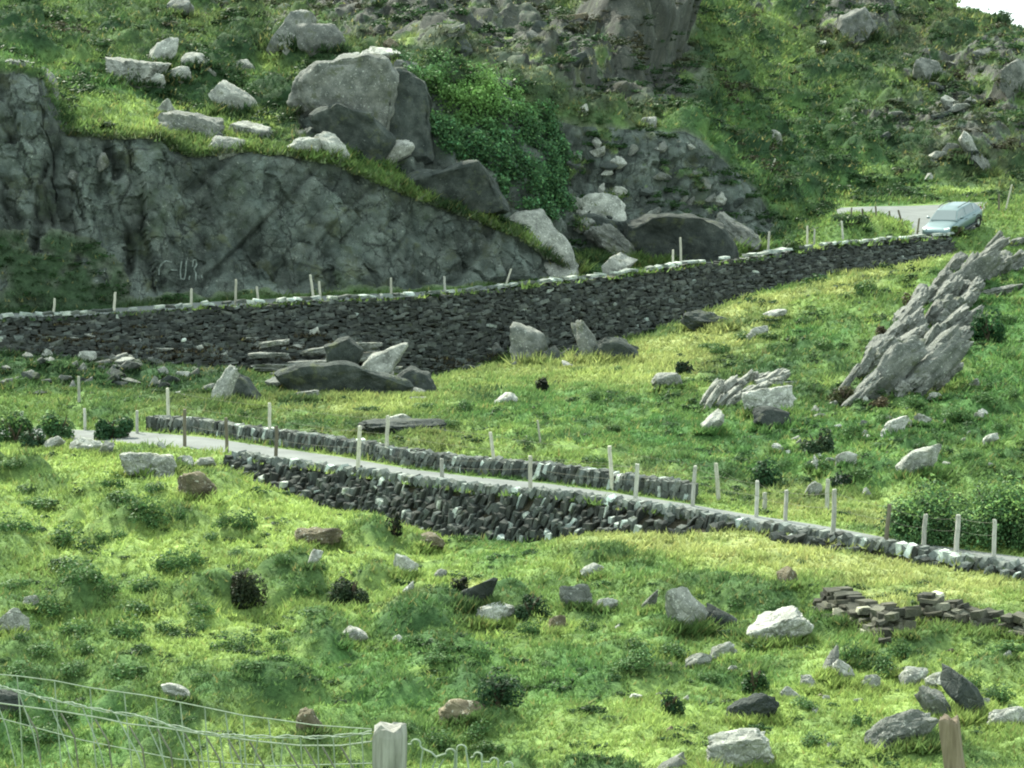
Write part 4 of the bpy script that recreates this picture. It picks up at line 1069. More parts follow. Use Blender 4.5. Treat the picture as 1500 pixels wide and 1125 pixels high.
for (xb, yb, xt, yt, mt, lab) in [
    (33, 640, 33, 602, 'wood_grey', 'grey post among the bushes near the left edge'),
    (124, 630, 124, 598, 'wood_grey', 'grey post left of the dark bush by the road end'),
    (200, 636, 200, 602, 'wood_grey', 'thin grey post right of the dark bush, at the far end of the road'),
    (271, 655, 272, 600, 'wood_dark', 'dark post on the near verge where the lower road comes into view'),
    (332, 664, 331, 612, 'wood_dark', 'brown post on the near verge just left of the stone wall'),
    (406, 676, 407, 624, 'wood_dark', 'dark post behind the left end of the lower wall'),
    (521, 706, 525, 626, 'wood_pale', 'tall pale post leaning in front of the top of the lower wall'),
    (648, 700, 648, 672, 'wood_grey', 'short grey post behind the lower wall right of the tall pale leaning post'),
    (778, 716, 778, 668, 'wood_pale', 'pale post on the near side of the road above the highest wall face'),
    (931, 740, 934, 680, 'wood_grey', 'grey post at the wall top right of the highest wall face'),
    (1014, 742, 1018, 682, 'wood_grey', 'faded grey post at the right end of the low far wall'),
    (1109, 758, 1110, 704, 'wood_grey', 'grey post on the near verge left of the pair of thin posts'),
    (1152, 766, 1153, 719, 'wood_grey', 'thin grey post where the wall becomes a low row of stones'),
    (1220, 782, 1221, 716, 'wood_grey', 'tall grey post on the low stones left of the dark leaning post'),
    (1297, 796, 1302, 738, 'wood_dark', 'dark leaning post in front of the left end of the big bush'),
    (1352, 804, 1355, 754, 'wood_grey', 'leaning grey post in front of the big bush, left of the wire'),
    (1401, 808, 1403, 753, 'wood_grey', 'grey post in front of the big bush, right of the wire'),
    (1455, 818, 1455, 760, 'wood_grey', 'rightmost grey post, standing in front of the big bush by the road')]:
    near.append(fence_post(xb, yb, xt, yt, mt, lab, ga, .055, 8.9, smax=10.0) if xb > 250 else fence_post(xb, yb, xt, yt, mt, lab, ga, .05, 8.0))
for (xb, yb, xt, yt, mt, lab) in [
    (116, 590, 116, 553, 'wood_grey', 'grey post standing by the loose stones left of the far low wall'),
    (247, 624, 247, 568, 'wood_pale', 'thick pale post at the left start of the far low wall'),
    (396, 650, 396, 590, 'wood_pale', 'pale post rising behind the far low wall, next to a dark post'),
    (566, 676, 569, 608, 'wood_pale', 'pale post in front of the white flat stone behind the far low wall'),
    (726, 697, 718, 633, 'wood_pale', 'pale post leaning left at the middle of the far low wall'),
    (897, 718, 893, 652, 'wood_pale', 'pale post leaning left near the right part of the far low wall'),
    (1052, 736, 1047, 679, 'wood_pale', 'pale post leaning left just past the right end of the far low wall'),
    (1120, 748, 1120, 722, 'wood_grey', 'short thin post on the far straw verge'),
    (1211, 752, 1212, 702, 'wood_grey', 'grey post on the far verge paired with the tall grey near post')]:
    far.append(fence_post(xb, yb, xt, yt, mt, lab, gb, .055, 10.0))
fence_post(792, 650, 788, 617, 'wood_pale', 'thin pale stake standing in the deep green field behind the far low wall', gb, .03, 11)
for (xb, yb, xt, yt, mt, lab) in [
    (78, 464, 80, 437, 'wood_pale', 'leftmost pale post on the upper wall'),
    (167, 455, 169, 428, 'wood_pale', 'second pale post from the left on the upper wall'),
    (281, 449, 282, 423, 'wood_pale', 'pale post on the upper wall just left of the painted letters'),
    (344, 449, 345, 410, 'wood_pale', 'tall bright post on the upper wall right of the painted letters'),
    (378, 444, 376, 420, 'wood_pale', 'short post just right of the tall bright post on the upper wall'),
    (459, 440, 454, 403, 'wood_pale', 'left leaning post of the close pair on the upper wall'),
    (470, 439, 468, 412, 'wood_pale', 'right post of the close pair on the upper wall'),
    (574, 434, 574, 407, 'wood_pale', 'straight pale post on the upper wall under the lowest cliff slope'),
    (653, 426, 652, 404, 'wood_grey', 'thin grey post on the upper wall between the straight and the right leaning post'),
    (741, 420, 749, 394, 'wood_pale', 'post leaning right on the upper wall near the end of the cliff'),
    (985, 390, 985, 366, 'wood_pale', 'short post of the pair on the wall in front of the large dark block'),
    (997, 388, 996, 348, 'wood_pale', 'tall post of the pair on the wall in front of the large dark block'),
    (1057, 381, 1057, 358, 'wood_pale', 'short post on the wall at the right end of the large dark block'),
    (1068, 379, 1065, 345, 'wood_grey', 'thin leaning post on the wall right of the large dark block'),
    (1126, 374, 1128, 340, 'wood_grey', 'thin grey post on the wall below the right foot of the crag'),
    (1183, 364, 1183, 332, 'wood_pale', 'pale post at the left of the stony bank before the road bend'),
    (1192, 364, 1193, 338, 'wood_grey', 'grey post close beside the pale one at the stony bank'),
    (1236, 356, 1233, 327, 'wood_grey', 'leaning grey post on the stony bank')]:
    up.append(fence_post(xb, yb, xt, yt, mt, lab, gc, .055, 14.9, smax=16.3))
gd = 'dark fence posts at the road bend by the car'
for (xb, yb, xt, yt, mt, lab) in [
    (1247, 320, 1247, 304, 'wood_dark', 'leftmost small dark post against the grey road bend'),
    (1264, 321, 1263, 307, 'wood_dark', 'second small dark post against the grey road bend'),
    (1283, 324, 1281, 304, 'wood_dark', 'third small dark post against the grey road bend'),
    (1302, 326, 1301, 312, 'wood_dark', 'short dark post at the right end of the stony bank'),
    (1322, 336, 1315, 312, 'wood_dark', 'dark post leaning left at the right end of the bank'),
    (1344, 346, 1347, 320, 'wood_dark', 'dark post standing just left of the front of the car')]:
    fence_post(xb, yb, xt, yt, mt, lab, gd, .05, 15.0, smax=16.6)
fence_post(1420, 336, 1419, 296, 'wood_grey', 'thin grey post in front of the rear window of the car', gd, .03, 15.0)
fence_post(1464, 312, 1464, 286, 'wood_dark', 'dark post in the grass right of the car', gd, .05, 15)
fence_post(1474, 312, 1483, 273, 'wood_pale', 'pale post leaning right in the grass right of the car', gd, .05, 15)
fence_post(1120, 250, 1126, 233, 'wood_pale', 'pale leaning stick on the green slope right of the crag', None, .05, 19)

def tube(pts, r, n=5):
    """swept tube through world points"""
    p = np.asarray(pts, float); t = np.gradient(p, axis=0); t /= np.linalg.norm(t, axis=1)[:, None] + 1e-9
    ref = np.where(np.abs(t[:, 2:3]) > .9, np.array([[1., 0, 0]]), np.array([[0, 0, 1.]]))
    a = np.cross(t, ref); a /= np.linalg.norm(a, axis=1)[:, None] + 1e-9; b = np.cross(t, a)
    rr = np.broadcast_to(np.asarray(r, float), (len(p),))
    ang = np.linspace(0, 2 * math.pi, n, endpoint=False)
    V = (p[:, None] + rr[:, None, None] * (np.cos(ang)[None, :, None] * a[:, None] + np.sin(ang)[None, :, None] * b[:, None])).reshape(-1, 3)
    i = np.arange(len(p) - 1)[:, None] * n; k = np.arange(n)[None]
    Fq = np.stack([i + k, i + (k + 1) % n, i + n + (k + 1) % n, i + n + k], -1).reshape(-1, 4)
    return V, Fq
class TB:
    def __init__(s): s.V, s.F, s.n = [], [], 0
    def add(s, V, Fq): s.V.append(V); s.F.append(Fq + s.n); s.n += len(V)
    def tube(s, pts, r, n=5): s.add(*tube(pts, r, n))
    def build(s, name, mat, parent=None): return np_mesh(name, np.concatenate(s.V), [np.concatenate(s.F)], mat, parent=parent)
def strands(posts, fr, label, r=.0035):
    w = TB()
    for (a0, a1), (b0, b1) in zip(posts[:-1], posts[1:]):
        for f in fr:
            p, q = a0 + (a1 - a0) * f, b0 + (b1 - b0) * f
            t = np.linspace(0, 1, 9)[:, None]
            pts = p * (1 - t) + q * t; pts[:, 2] -= .05 * (1 - (2 * t[:, 0] - 1) ** 2); pts[:, 1] -= .05
            w.tube(pts, r, 4)
    o = w.build('fence_wire', M['old_wire']); recentre(o, posts[0][0]); tag(o, label, 'fence wire')
strands(near[3:], (.93, .6), 'thin wires strung between the posts on the near side of the lower road')
strands(far[1:], (.92, .6), 'thin wires strung between the posts behind the far low wall', .003)

# ------------------------------------------------------------------ the sheep netting close to the camera
netd = lambda px: 8.4 - .9 * px / 560
fence = empty('wire_fence', P(300, 1140, 8)); tag(fence, 'sagging old wire netting fence close to the camera at lower left', 'wire fence')
def near_pts(pl, off=0, step=9):
    o = []
    for (a, b) in zip(pl[:-1], pl[1:]):
        m = max(2, int(math.hypot(b[0] - a[0], b[1] - a[1]) / step))
        for j in range(m): o.append((a[0] + (b[0] - a[0]) * j / m, a[1] + (b[1] - a[1]) * j / m))
    o.append(pl[-1]); o = np.array(o)
    return P(o[:, 0], o[:, 1], np.array([netd(x) for x in o[:, 0]]) + off)
def twist(tb, pts, r, amp=.006, turns=30):
    pts = np.asarray(pts); L = np.concatenate([[0], np.cumsum(np.linalg.norm(np.diff(pts, axis=0), axis=1))])
    s = np.linspace(0, L[-1], max(12, int(L[-1] / .012)))
    q = np.stack([np.interp(s, L, pts[:, j]) for j in range(3)], 1)
    for ph in (0, math.pi):
        w = q.copy(); w[:, 2] += amp * np.sin(s * turns + ph); w[:, 1] += amp * np.cos(s * turns + ph)
        w += np.random.default_rng(4).normal(size=w.shape) * .0012
        tb.tube(w, r, 5)
lower_line = [(-160, 975), (-60, 995), (0, 1005), (25, 1012), (60, 1022), (100, 1030), (150, 1041), (210, 1050), (250, 1063), (300, 1074), (345, 1078), (400, 1079), (455, 1080), (500, 1078), (545, 1072)]
upper_line = [(-160, 962), (-60, 980), (0, 988), (25, 990), (80, 997), (130, 1007), (215, 1019), (300, 1036), (357, 1048), (405, 1054), (460, 1062), (545, 1068)]
third_line = [(-80, 1005), (0, 1030), (90, 1042), (150, 1052), (185, 1060), (240, 1066), (300, 1076), (380, 1086), (440, 1092), (500, 1092), (545, 1086)]
tb = TB(); twist(tb, near_pts(lower_line), .0028, .0045, 26); child(tb.build('barbed_strand', M['wire']), fence)
tb = TB(); tb.tube(near_pts(upper_line, .5), .0026)
for px in (25, 80, 132, 182, 228, 264, 300, 330, 357, 393, -20, -70):
    y0 = np.interp(px, [a[0] for a in upper_line], [a[1] for a in upper_line])
    tb.tube(near_pts([(px, y0), (px + 2 + 6 * random.random(), y0 + 60), (px + 4 + 18 * random.random(), 1150)], .5, 14), .0028)
tb.tube(near_pts([(-90, 1030), (0, 1052), (120, 1084), (260, 1112), (400, 1122), (545, 1118)], .3), .0022)
child(tb.build('upper_netting', M['wire']), fence)
tb = TB(); tb.tube(near_pts(third_line, .05), .0032)
for (px, dx) in ((-60, 30), (-15, 24), (27, 22), (70, 26), (120, 26), (168, 34), (211, 28), (256, 26), (290, 10), (322, 8), (350, 6), (378, -8), (415, -6), (440, 4), (465, 3), (488, 4), (512, 3), (530, 3)):
    y0 = np.interp(px, [a[0] for a in lower_line], [a[1] for a in lower_line])
    tb.tube(near_pts([(px, y0), (px + dx * .35, y0 + 22), (px + dx, y0 + 62), (px + dx * 1.6, y0 + 120)], .02, 10), .0024)
child(tb.build('lower_netting', M['wire']), fence)
tb = TB()
for px in (40, 95, 145, 195, 236, 276, 308, 340, 372, 425, 452, 478, 505):
    y0 = np.interp(px, [a[0] for a in third_line], [a[1] for a in third_line]) + 2
    tb.tube(near_pts([(px - 6, y0), (px + 14, y0 + 34), (px + 20, y0 + 80)], .1, 10), .0034)
child(tb.build('rusty_netting', M['old_wire']), fence)
tb = TB()
curl = lambda cx, cy, r: [(cx + r * math.cos(a), cy - r * math.sin(a)) for a in np.linspace(math.pi, -.3, 9)]
for pl in ([(598, 1090)] + curl(609, 1090, 7) + [(618, 1096), (632, 1102), (640, 1110), (634, 1122), (632, 1150)], [(640, 1108)] + curl(660, 1104, 7) + [(664, 1150)],
           [(668, 1150)] + curl(676, 1098, 7) + [(690, 1150)], [(690, 1110)] + curl(700, 1108, 6) + [(706, 1150)], [(706, 1116)] + curl(724, 1116, 6) + [(730, 1150)],
           [(620, 1096), (616, 1120), (618, 1150)], [(650, 1112), (640, 1130), (634, 1150)], curl(745, 1122, 6) + [(754, 1150)]):
    p = near_pts(pl, .0, 5); tb.tube(p, .0032)
child(tb.build('loose_wire_ends', M['wire']), fence)
# two near posts
def big_post(xc, ytop, wpx, d, mat, label, lean=0, square=False):
    h = 1.25; g = P(xc, ytop, d); r = wpx * d / F / 2
    n = 14; rr = np.random.default_rng(int(xc))
    ang = np.linspace(0, 2 * math.pi, n, endpoint=False)
    jit = 1 + rr.normal(size=n) * (.07 if not square else .02)
    if square: jit = jit / np.maximum(np.abs(np.cos(ang + .3)), np.abs(np.sin(ang + .3))) * .92
    jit[[3, 9]] *= .86
    zs = np.concatenate([np.linspace(-h, -.03, 26), [-.008, 0]]); V = []
    for k, z in enumerate(zs):
        s = 1.0 if k < 26 else (.96, .86)[k - 26]
        w = 1 + rr.normal(size=n) * .012
        V.append(np.stack([np.cos(ang) * r * jit * s * w + lean * z, np.sin(ang) * r * jit * s * w, z + (rr.normal(size=n) * .008 if k >= 26 else np.zeros(n))], 1))
    V = np.concatenate(V); i = np.arange(n); Fq = np.concatenate([np.stack([k * n + i, k * n + (i + 1) % n, (k + 1) * n + (i + 1) % n, (k + 1) * n + i], 1) for k in range(len(zs) - 1)])
    V = np.concatenate([V, [[0, 0, -.012]]]); b = (len(zs) - 1) * n
    Ft = np.stack([b + i, b + (i + 1) % n, np.full(n, len(V) - 1)], 1)
    V[:, 2] += h
    o = np_mesh('fence_post', V, [Fq, Ft], M[mat]); o.location = (float(g[0]), float(g[1] + r), float(g[2] - h)); tag(o, label, 'fence post')
    return o
big_post(570, 1070, 56, 7.5, 'wood_near', 'thick pale weathered post with a split top close to the camera at the bottom', .02)
big_post(1392, 1056, 30, 11, 'wood_brown', 'brown leaning square post close to the camera at the lower right', -.14, True)

# ------------------------------------------------------------------ leaves, bushes, ivy
def leaf_quads(c, nrm, size, aspect=.55, jit=.6):
    n = len(c)
    nn = nrm + rng.normal(size=(n, 3)) * jit; nn /= np.linalg.norm(nn, axis=1)[:, None]
    a = np.cross(nn, rng.normal(size=(n, 3))); a /= np.linalg.norm(a, axis=1)[:, None]; b = np.cross(nn, a)
    s = np.broadcast_to(np.asarray(size), (n,))[:, None]
    V = np.stack([c + a * s, c + b * s * aspect + a * s * .1, c - a * s, c - b * s * aspect + a * s * .1], 1).reshape(-1, 3)
    return V, np.arange(4 * n).reshape(n, 4)
def jitcol(n, base, v=.25, yel=.12):
    k = np.exp(rng.normal(size=(n, 1)) * v); c = np.array(base)[None] * k
    y = rng.uniform(-yel, yel, (n, 1)); return np.clip(c * (1 + y * np.array([[1.4, .3, -.8]])), .003, .9)
def bush_part(n, rx, ry, rz, leaf, base, seed, lumps=7, shell=.35):
    r = np.random.default_rng(seed)
    L = r.normal(size=(lumps, 3)); L /= np.linalg.norm(L, axis=1)[:, None]; L[:, 2] = np.abs(L[:, 2]); L *= r.uniform(.35, .72, (lumps, 1))
    R_ = r.uniform(.20, .46, lumps)
    k = r.integers(0, lumps, n)
    u = r.normal(size=(n, 3)); u /= np.linalg.norm(u, axis=1)[:, None]
    rad = R_[k] * (1 - shell * r.random(n) ** 1.5)
    p = L[k] + u * rad[:, None]
    p[:, 2] = np.abs(p[:, 2]) * .95 + .02
    V, Fq = leaf_quads(p * np.array([rx, ry, rz]), u + np.array([0, 0, .5]), leaf * r.uniform(.6, 1.4, n))
    C = np.repeat(jitcol(n, base), 4, 0)
    return V, Fq, C
def stems(rx, ry, rz, r0, seed, n=7):
    r = np.random.default_rng(seed); t = TB()
    for i in range(n):
        a = r.uniform(0, 6.28); k = r.uniform(.2, .65); s = np.linspace(0, 1, 6)[:, None]
        e = np.array([[math.cos(a) * k * rx, math.sin(a) * k * ry, rz * r.uniform(.45, .8)]])
        pts = e * s ** np.array([[1.3, 1.3, .9]]) + r.normal(size=(6, 3)) * .02 * rx * s; pts[0, 2] = -.1
        t.tube(pts, r0 * (1 - .7 * s[:, 0]), 5)
    return t
M['bark'] = make_plain('bush_bark', (.07, .055, .04), .9, 0, .1, .3, 8)
def bush(bbox, n, base, label, cat='bush', name='bush', seed=0, depth=.9, leafpx=2.6, smin=5.0, lumps=8, group=None, base2=None):
    x0, y0, x1, y1 = bbox
    g = hit((x0 + x1) / 2, y1 - 2, smin); d = g[1]; rx = (x1 - x0) * d / F / 2; rz = (y1 - y0) * d / F
    e = empty(name, (g[0], g[1] + rx * depth * .4, g[2])); tag(e, label, cat, group)
    V, Fq, C = bush_part(n, rx * 1.1, rx * depth * 1.1, rz * 1.12, leafpx * d / F, base, seed, lumps)
    if base2 is not None:                                # brighter leaves on the upper outside
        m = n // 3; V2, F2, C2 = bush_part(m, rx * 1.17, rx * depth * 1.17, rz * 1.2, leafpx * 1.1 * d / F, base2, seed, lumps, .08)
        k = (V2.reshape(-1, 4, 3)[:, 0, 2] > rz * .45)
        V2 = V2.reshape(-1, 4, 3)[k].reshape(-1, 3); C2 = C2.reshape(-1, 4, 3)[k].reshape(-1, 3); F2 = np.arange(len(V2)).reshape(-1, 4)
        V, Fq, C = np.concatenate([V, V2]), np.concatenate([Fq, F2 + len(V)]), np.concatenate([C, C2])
    np_mesh('foliage', V, [Fq], M['leaf'], C, parent=e)
    stems(rx, rx * depth, rz, .03 + rx * .02, seed).build('stem', M['bark'], e)
    return e
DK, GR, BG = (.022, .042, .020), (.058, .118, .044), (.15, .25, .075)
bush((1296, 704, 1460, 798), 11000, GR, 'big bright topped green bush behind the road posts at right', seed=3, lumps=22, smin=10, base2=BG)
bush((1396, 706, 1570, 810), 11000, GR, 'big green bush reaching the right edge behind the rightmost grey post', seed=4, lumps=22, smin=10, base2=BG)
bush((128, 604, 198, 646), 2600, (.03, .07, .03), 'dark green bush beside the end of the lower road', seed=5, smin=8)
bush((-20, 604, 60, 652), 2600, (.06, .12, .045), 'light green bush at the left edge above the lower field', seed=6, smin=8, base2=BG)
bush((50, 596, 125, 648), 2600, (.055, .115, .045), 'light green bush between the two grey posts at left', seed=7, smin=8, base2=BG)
bush((28, 622, 72, 660), 1300, (.03, .06, .03), 'small dark bush at the foot of the leftmost grey post', seed=8, smin=8)
bush((318, 828, 396, 898), 4200, (.030, .040, .022), 'near black round bush in the left part of the lower field', seed=9, lumps=9)
bush((474, 842, 552, 892), 3000, (.028, .045, .022), 'low dark bush right of the near black round bush', seed=10)
bush((690, 985, 768, 1042), 2200, (.025, .055, .025), 'dark green bush in the deep grass at the lower middle', seed=11)
bush((745, 866, 802, 910), 1700, (.025, .05, .022), 'dark bush between the speckled slab and the speckled grey rock', seed=12)
bush((962, 1014, 1002, 1050), 1000, (.03, .065, .028), 'small dark bush in the grass left of the dark flat rock', seed=13)
bush((660, 846, 692, 874), 700, (.016, .022, .014), 'small black bush behind the dark leaning slab', seed=14)
bush((1080, 975, 1130, 1020), 1200, (.04, .085, .03), 'green bush above the dark flat rock near the bottom', seed=15)
bush((1420, 455, 1480, 505), 1600, (.03, .075, .03), 'dark green bush right of the big slanting outcrop', seed=16, smin=11)
bush((1168, 630, 1228, 668), 1500, (.035, .06, .03), 'grey green bush below the foot of the slanting outcrop', seed=17, smin=11)
bush((1090, 670, 1150, 715), 1500, (.03, .07, .03), 'dark bush in the green field above the far straw verge', seed=18, smin=11)
bush((780, 556, 806, 576), 500, (.014, .02, .012), 'tiny black bush right of the white rounded rock', seed=19, smin=11)
bush((985, 530, 1022, 552), 700, (.02, .035, .018), 'small dark bush left of the pale swirled outcrop', seed=20, smin=11)
bush((1210, 560, 1262, 600), 1200, (.06, .07, .03), 'olive bush left of the foot of the slanting outcrop', seed=21, smin=11)
bush((1380, 360, 1420, 384), 700, (.08, .12, .04), 'yellow green bush on the bank under the car', seed=22, smin=14.9)
bush((1215, 312, 1280, 338), 1100, (.04, .07, .03), 'low dark scrub on the stony bank before the road bend', seed=23, smin=15)
bush((1140, 350, 1180, 372), 700, (.05, .085, .03), 'low scrub at the right foot of the crag by the road', seed=24, smin=15)
bush((560, 752, 590, 790), 500, (.015, .02, .012), 'black scrub in the notch at the foot of the lower wall', seed=25)
bush((1210, 700, 1258, 722), 700, (.015, .03, .015), 'dark scrub behind the post pair on the far verge', seed=26, smin=10.9)

for i_, (px, py, w_, h_) in enumerate([(1335, 445, 40, 30), (1300, 490, 36, 24), (1380, 525, 44, 26), (1404, 478, 34, 26), (1330, 530, 30, 20), (1262, 545, 36, 22), (1235, 585, 50, 26), (1290, 590, 40, 20), (1420, 420, 30, 22), (1355, 575, 44, 20)]):
    bush((px - w_ / 2, py - h_ / 2, px + w_ / 2, py + h_ / 2), 500, (.085, .070, .045), 'brown heather tuft among the ribs of the big slanting outcrop', 'heather tuft', 'heather_tuft', 400 + i_, smin=11.0, lumps=5, group='brown heather tufts on the slanting outcrop', leafpx=2.2)
# individual heather clumps in the lower field: five shapes, copied
cl = []
for i in range(5):
    V, Fq, C = bush_part(900, 1, .9, 1, .06, (.062, .120, .040), 60 + i, 9, .3)
    o = np_mesh('heather_clump', V, [Fq], M['leaf'], C); cl.append(o)
first = [True] * 5
def clump(px, py, w, h, label, group):
    g = hit(px, py, 5.0); d = g[1]; k = random.randrange(5)
    o = cl[k]
    if not first[k]: o = o.copy(); COL.objects.link(o)
    first[k] = False
    o.location = [float(x) for x in g]; o.rotation_euler = (0, 0, random.uniform(0, 6.28)); o.scale = (w * d / F / 2 * 1.5, w * d / F / 2 * 1.2, h * d / F * 1.15)
    tag(o, label, 'heather clump', group)
LEFT = [(20, 780, 56, 26), (50, 785, 34, 20), (105, 806, 72, 36), (145, 800, 30, 20), (205, 775, 66, 36), (232, 772, 44, 26), (170, 790, 34, 14), (100, 838, 70, 24), (125, 868, 70, 34), (160, 880, 44, 26), (215, 870, 60, 30), (195, 900, 60, 26),
        (250, 842, 58, 36), (280, 830, 40, 30), (258, 768, 36, 24), (330, 772, 36, 22), (362, 782, 44, 30), (312, 795, 30, 16), (345, 818, 34, 14), (415, 830, 30, 20), (70, 905, 60, 30), (45, 925, 50, 24), (110, 935, 60, 24),
        (190, 935, 56, 34), (245, 930, 44, 26), (285, 925, 44, 22), (60, 960, 50, 22), (125, 962, 50, 24), (330, 955, 56, 26), (370, 950, 44, 26), (400, 945, 30, 18), (290, 900, 44, 20), (440, 875, 30, 24), (25, 865, 50, 20),
        (60, 745, 60, 18), (180, 735, 50, 20), (165, 718, 40, 22), (40, 720, 40, 12), (200, 745, 30, 16), (110, 985, 50, 24), (190, 992, 60, 26), (40, 992, 60, 22), (300, 1000, 40, 20), (210, 958, 30, 14), (60, 1085, 70, 30), (90, 1060, 50, 26), (230, 720, 40, 20),
        (455, 900, 50, 14), (470, 880, 30, 16), (420, 955, 40, 18), (20, 700, 44, 16), (240, 690, 30, 14), (365, 985, 50, 18), (470, 840, 30, 12)]
for (px, py, w, h) in LEFT: clump(px, py, w, h, 'dark green heather clump in the bright grass of the left lower field', 'heather clumps of the left lower field')
RIGHT = [(610, 945, 44, 20), (660, 960, 50, 22), (700, 965, 40, 24), (640, 985, 50, 20), (600, 1075, 40, 20), (650, 1095, 60, 26), (700, 1085, 50, 26), (720, 1110, 50, 20), (860, 925, 40, 20), (780, 930, 40, 20), (940, 975, 60, 26), (985, 965, 60, 30),
         (930, 950, 40, 20), (1040, 1000, 40, 18), (1075, 900, 36, 20), (1130, 900, 40, 20), (1290, 985, 60, 30), (1250, 975, 50, 36), (1320, 970, 50, 30), (1470, 1025, 50, 24), (1340, 1080, 40, 20), (1200, 1095, 60, 20), (1480, 960, 50, 20), (1265, 1065, 40, 26), (1180, 1040, 50, 18),
         (850, 880, 30, 16), (1280, 910, 40, 20), (1430, 1010, 30, 20), (920, 990, 50, 20), (1105, 955, 40, 18), (800, 980, 40, 14)]
for (px, py, w, h) in RIGHT: clump(px, py, w, h, 'dark green heather clump in the right half of the lower field', 'heather clumps of the right lower field')
MID = [(1090, 500, 40, 14), (1060, 520, 44, 18), (1130, 500, 40, 14), (1180, 480, 40, 18), (1210, 520, 36, 18), (1110, 430 + 60, 30, 12), (1240, 440, 40, 12), (1270, 430, 44, 22), (1300, 620, 40, 18), (1250, 640, 44, 22), (1400, 620, 50, 22), (1440, 600, 50, 18), (1470, 640, 44, 20), (1380, 650, 50, 18),
       (1420, 680, 50, 18), (1200, 690, 50, 22), (1150, 690, 40, 18), (1260, 700, 50, 22), (1480, 590, 40, 16), (1470, 480, 40, 20), (1410, 520, 40, 18), (1480, 530, 40, 16), (870, 585, 40, 14), (925, 590, 36, 12), (680, 605, 44, 20), (620, 600, 40, 16), (540, 605, 50, 16), (660, 628, 40, 14),
       (1040, 512, 40, 14), (1140, 515, 44, 16), (900, 632, 40, 14), (770, 658, 50, 16), (870, 680, 50, 14), (1060, 700, 40, 16), (850, 545, 30, 10), (905, 545, 30, 10), (1340, 600, 50, 18), (1290, 660, 40, 16), (1290, 590, 40, 16)]
for (px, py, w, h) in MID:
    g_ = hit(px, py, 11.2); 
    clump_h = 0
    d = g_[1]; k = random.randrange(5); o = cl[k].copy(); COL.objects.link(o)
    o.location = [float(x) for x in g_]; o.rotation_euler = (0, 0, random.uniform(0, 6.28)); o.scale = (w * d / F / 2 * 1.25, w * d / F / 2, h * d / F * 1.05)
    tag(o, 'dark green heather clump in the field between the lower road and the upper wall', 'heather clump' and 'heather clump', 'heather clumps of the middle field')

# ivy hanging over the crag
rr_ = (SS > 19.0) & (SS < 20.15) & (PX > 545) & (PX < 850)
ii = np.where(rr_)[0]
poly = np.array([(598, 100), (660, 112), (720, 128), (780, 155), (815, 175), (838, 230), (846, 300), (800, 330), (745, 300), (700, 262), (640, 232), (608, 190), (585, 130)], float)
def inside(px, py, poly):
    r = np.zeros(len(px), bool); j = len(poly) - 1
    for i in range(len(poly)):
        a, b = poly[i], poly[j]
        c = ((a[1] > py) != (b[1] > py)) & (px < (b[0] - a[0]) * (py - a[1]) / (b[1] - a[1] + 1e-9) + a[0]); r ^= c; j = i
    return r
ii = ii[inside(PX[ii] + 14 * pn[ii], PY[ii] + 14 * pn2[ii], poly)]
pick = rng.choice(ii, 46000)
lump = fbm(flat[pick] * .9, 71, 3); pick = pick[(lump > -.22) | (rng.random(len(pick)) < .35)]; lump = fbm(flat[pick] * .9, 71, 3)
c0 = flatD[pick] + Nf[pick] * (rng.uniform(0, .35, (len(pick), 1)) + np.clip(lump, -.3, .6)[:, None] * 1.5) + rng.normal(size=(len(pick), 3)) * .12
V, Fq = leaf_quads(c0, Nf[pick] + np.array([0, 0, .35]), rng.uniform(.03, .10, len(pick)), .8, .8)
C = jitcol(len(pick), (.050, .110, .045), .45); sunlit_ = np.exp(-((PX[pick] - 690) / 75) ** 2 - ((PY[pick] - 150) / 34) ** 2)[:, None]; C = np.repeat(C * (1 - sunlit_) + np.array([[.15, .27, .075]]) * sunlit_ * np.exp(rng.normal(size=(len(pick), 1)) * .25), 4, 0)  # sunlight on the upper ivy painted into the leaf colour
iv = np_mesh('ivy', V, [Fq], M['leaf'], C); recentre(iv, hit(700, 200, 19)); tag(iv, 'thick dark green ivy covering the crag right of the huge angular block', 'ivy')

# ------------------------------------------------------------------ scrub and grass that nobody could count
W3 = np.linalg.norm(np.cross(dc, dr), axis=2).ravel()
dist = flat[:, 1]
inview = (PX > -260) & (PX < 1760) & (SS > 4.3) & (SS < 23.3)
open_ = inview & (road < .2) & (wallface < .1) & (rock < .35)
# scrub: dark clumps on the hillside, more of them where the ground is heathy
den = np.clip(sstep(.02, .3, fbm(flat * .55, 81, 3)), 0, 1)
crk_ = inview & (((SS > 19) & (SS < 20) & (PX > 835) & (PX < 1140)) | ((SS > 20) & (rock >= .35)))
bank_ = open_ & (SS > 17) & (SS < 17.9) & (PX < 400)
den = np.maximum(den, bank_ * 1.0)
wgt = W3 / dist ** 2 * np.where(bank_, 3.0, 1.0) * (open_ | (crk_ & (nz > -.05))) * np.maximum(den, crk_ * .45) * np.where(SS > 18, 1.0, np.where(SS > 11, .26 + .6 * ell(1230, 600, 320, 140, 0), .26)) * (1 - sstep(45, 300, 0 * PX))
wgt *= 1 - .95 * np.maximum(ell(1150, 815, 330, 40, 6), ell(800, 555, 300, 45, -10))
n_c = 7500
pick = rng.choice(len(flat), n_c, p=wgt / wgt.sum())
Vs, Fs, Cs, n = [], [], [], 0
tmpl = [bush_part(95, 1, 1, 1, .13, (1, 1, 1), 200 + i, 5, .25) for i in range(12)]
ucol = lerp(np.tile(np.array((.034, .072, .026)), (len(flat), 1)), (.055, .055, .032), sstep(0, .3, fbm(flat * .13, 83, 3)) * (SS > 20))
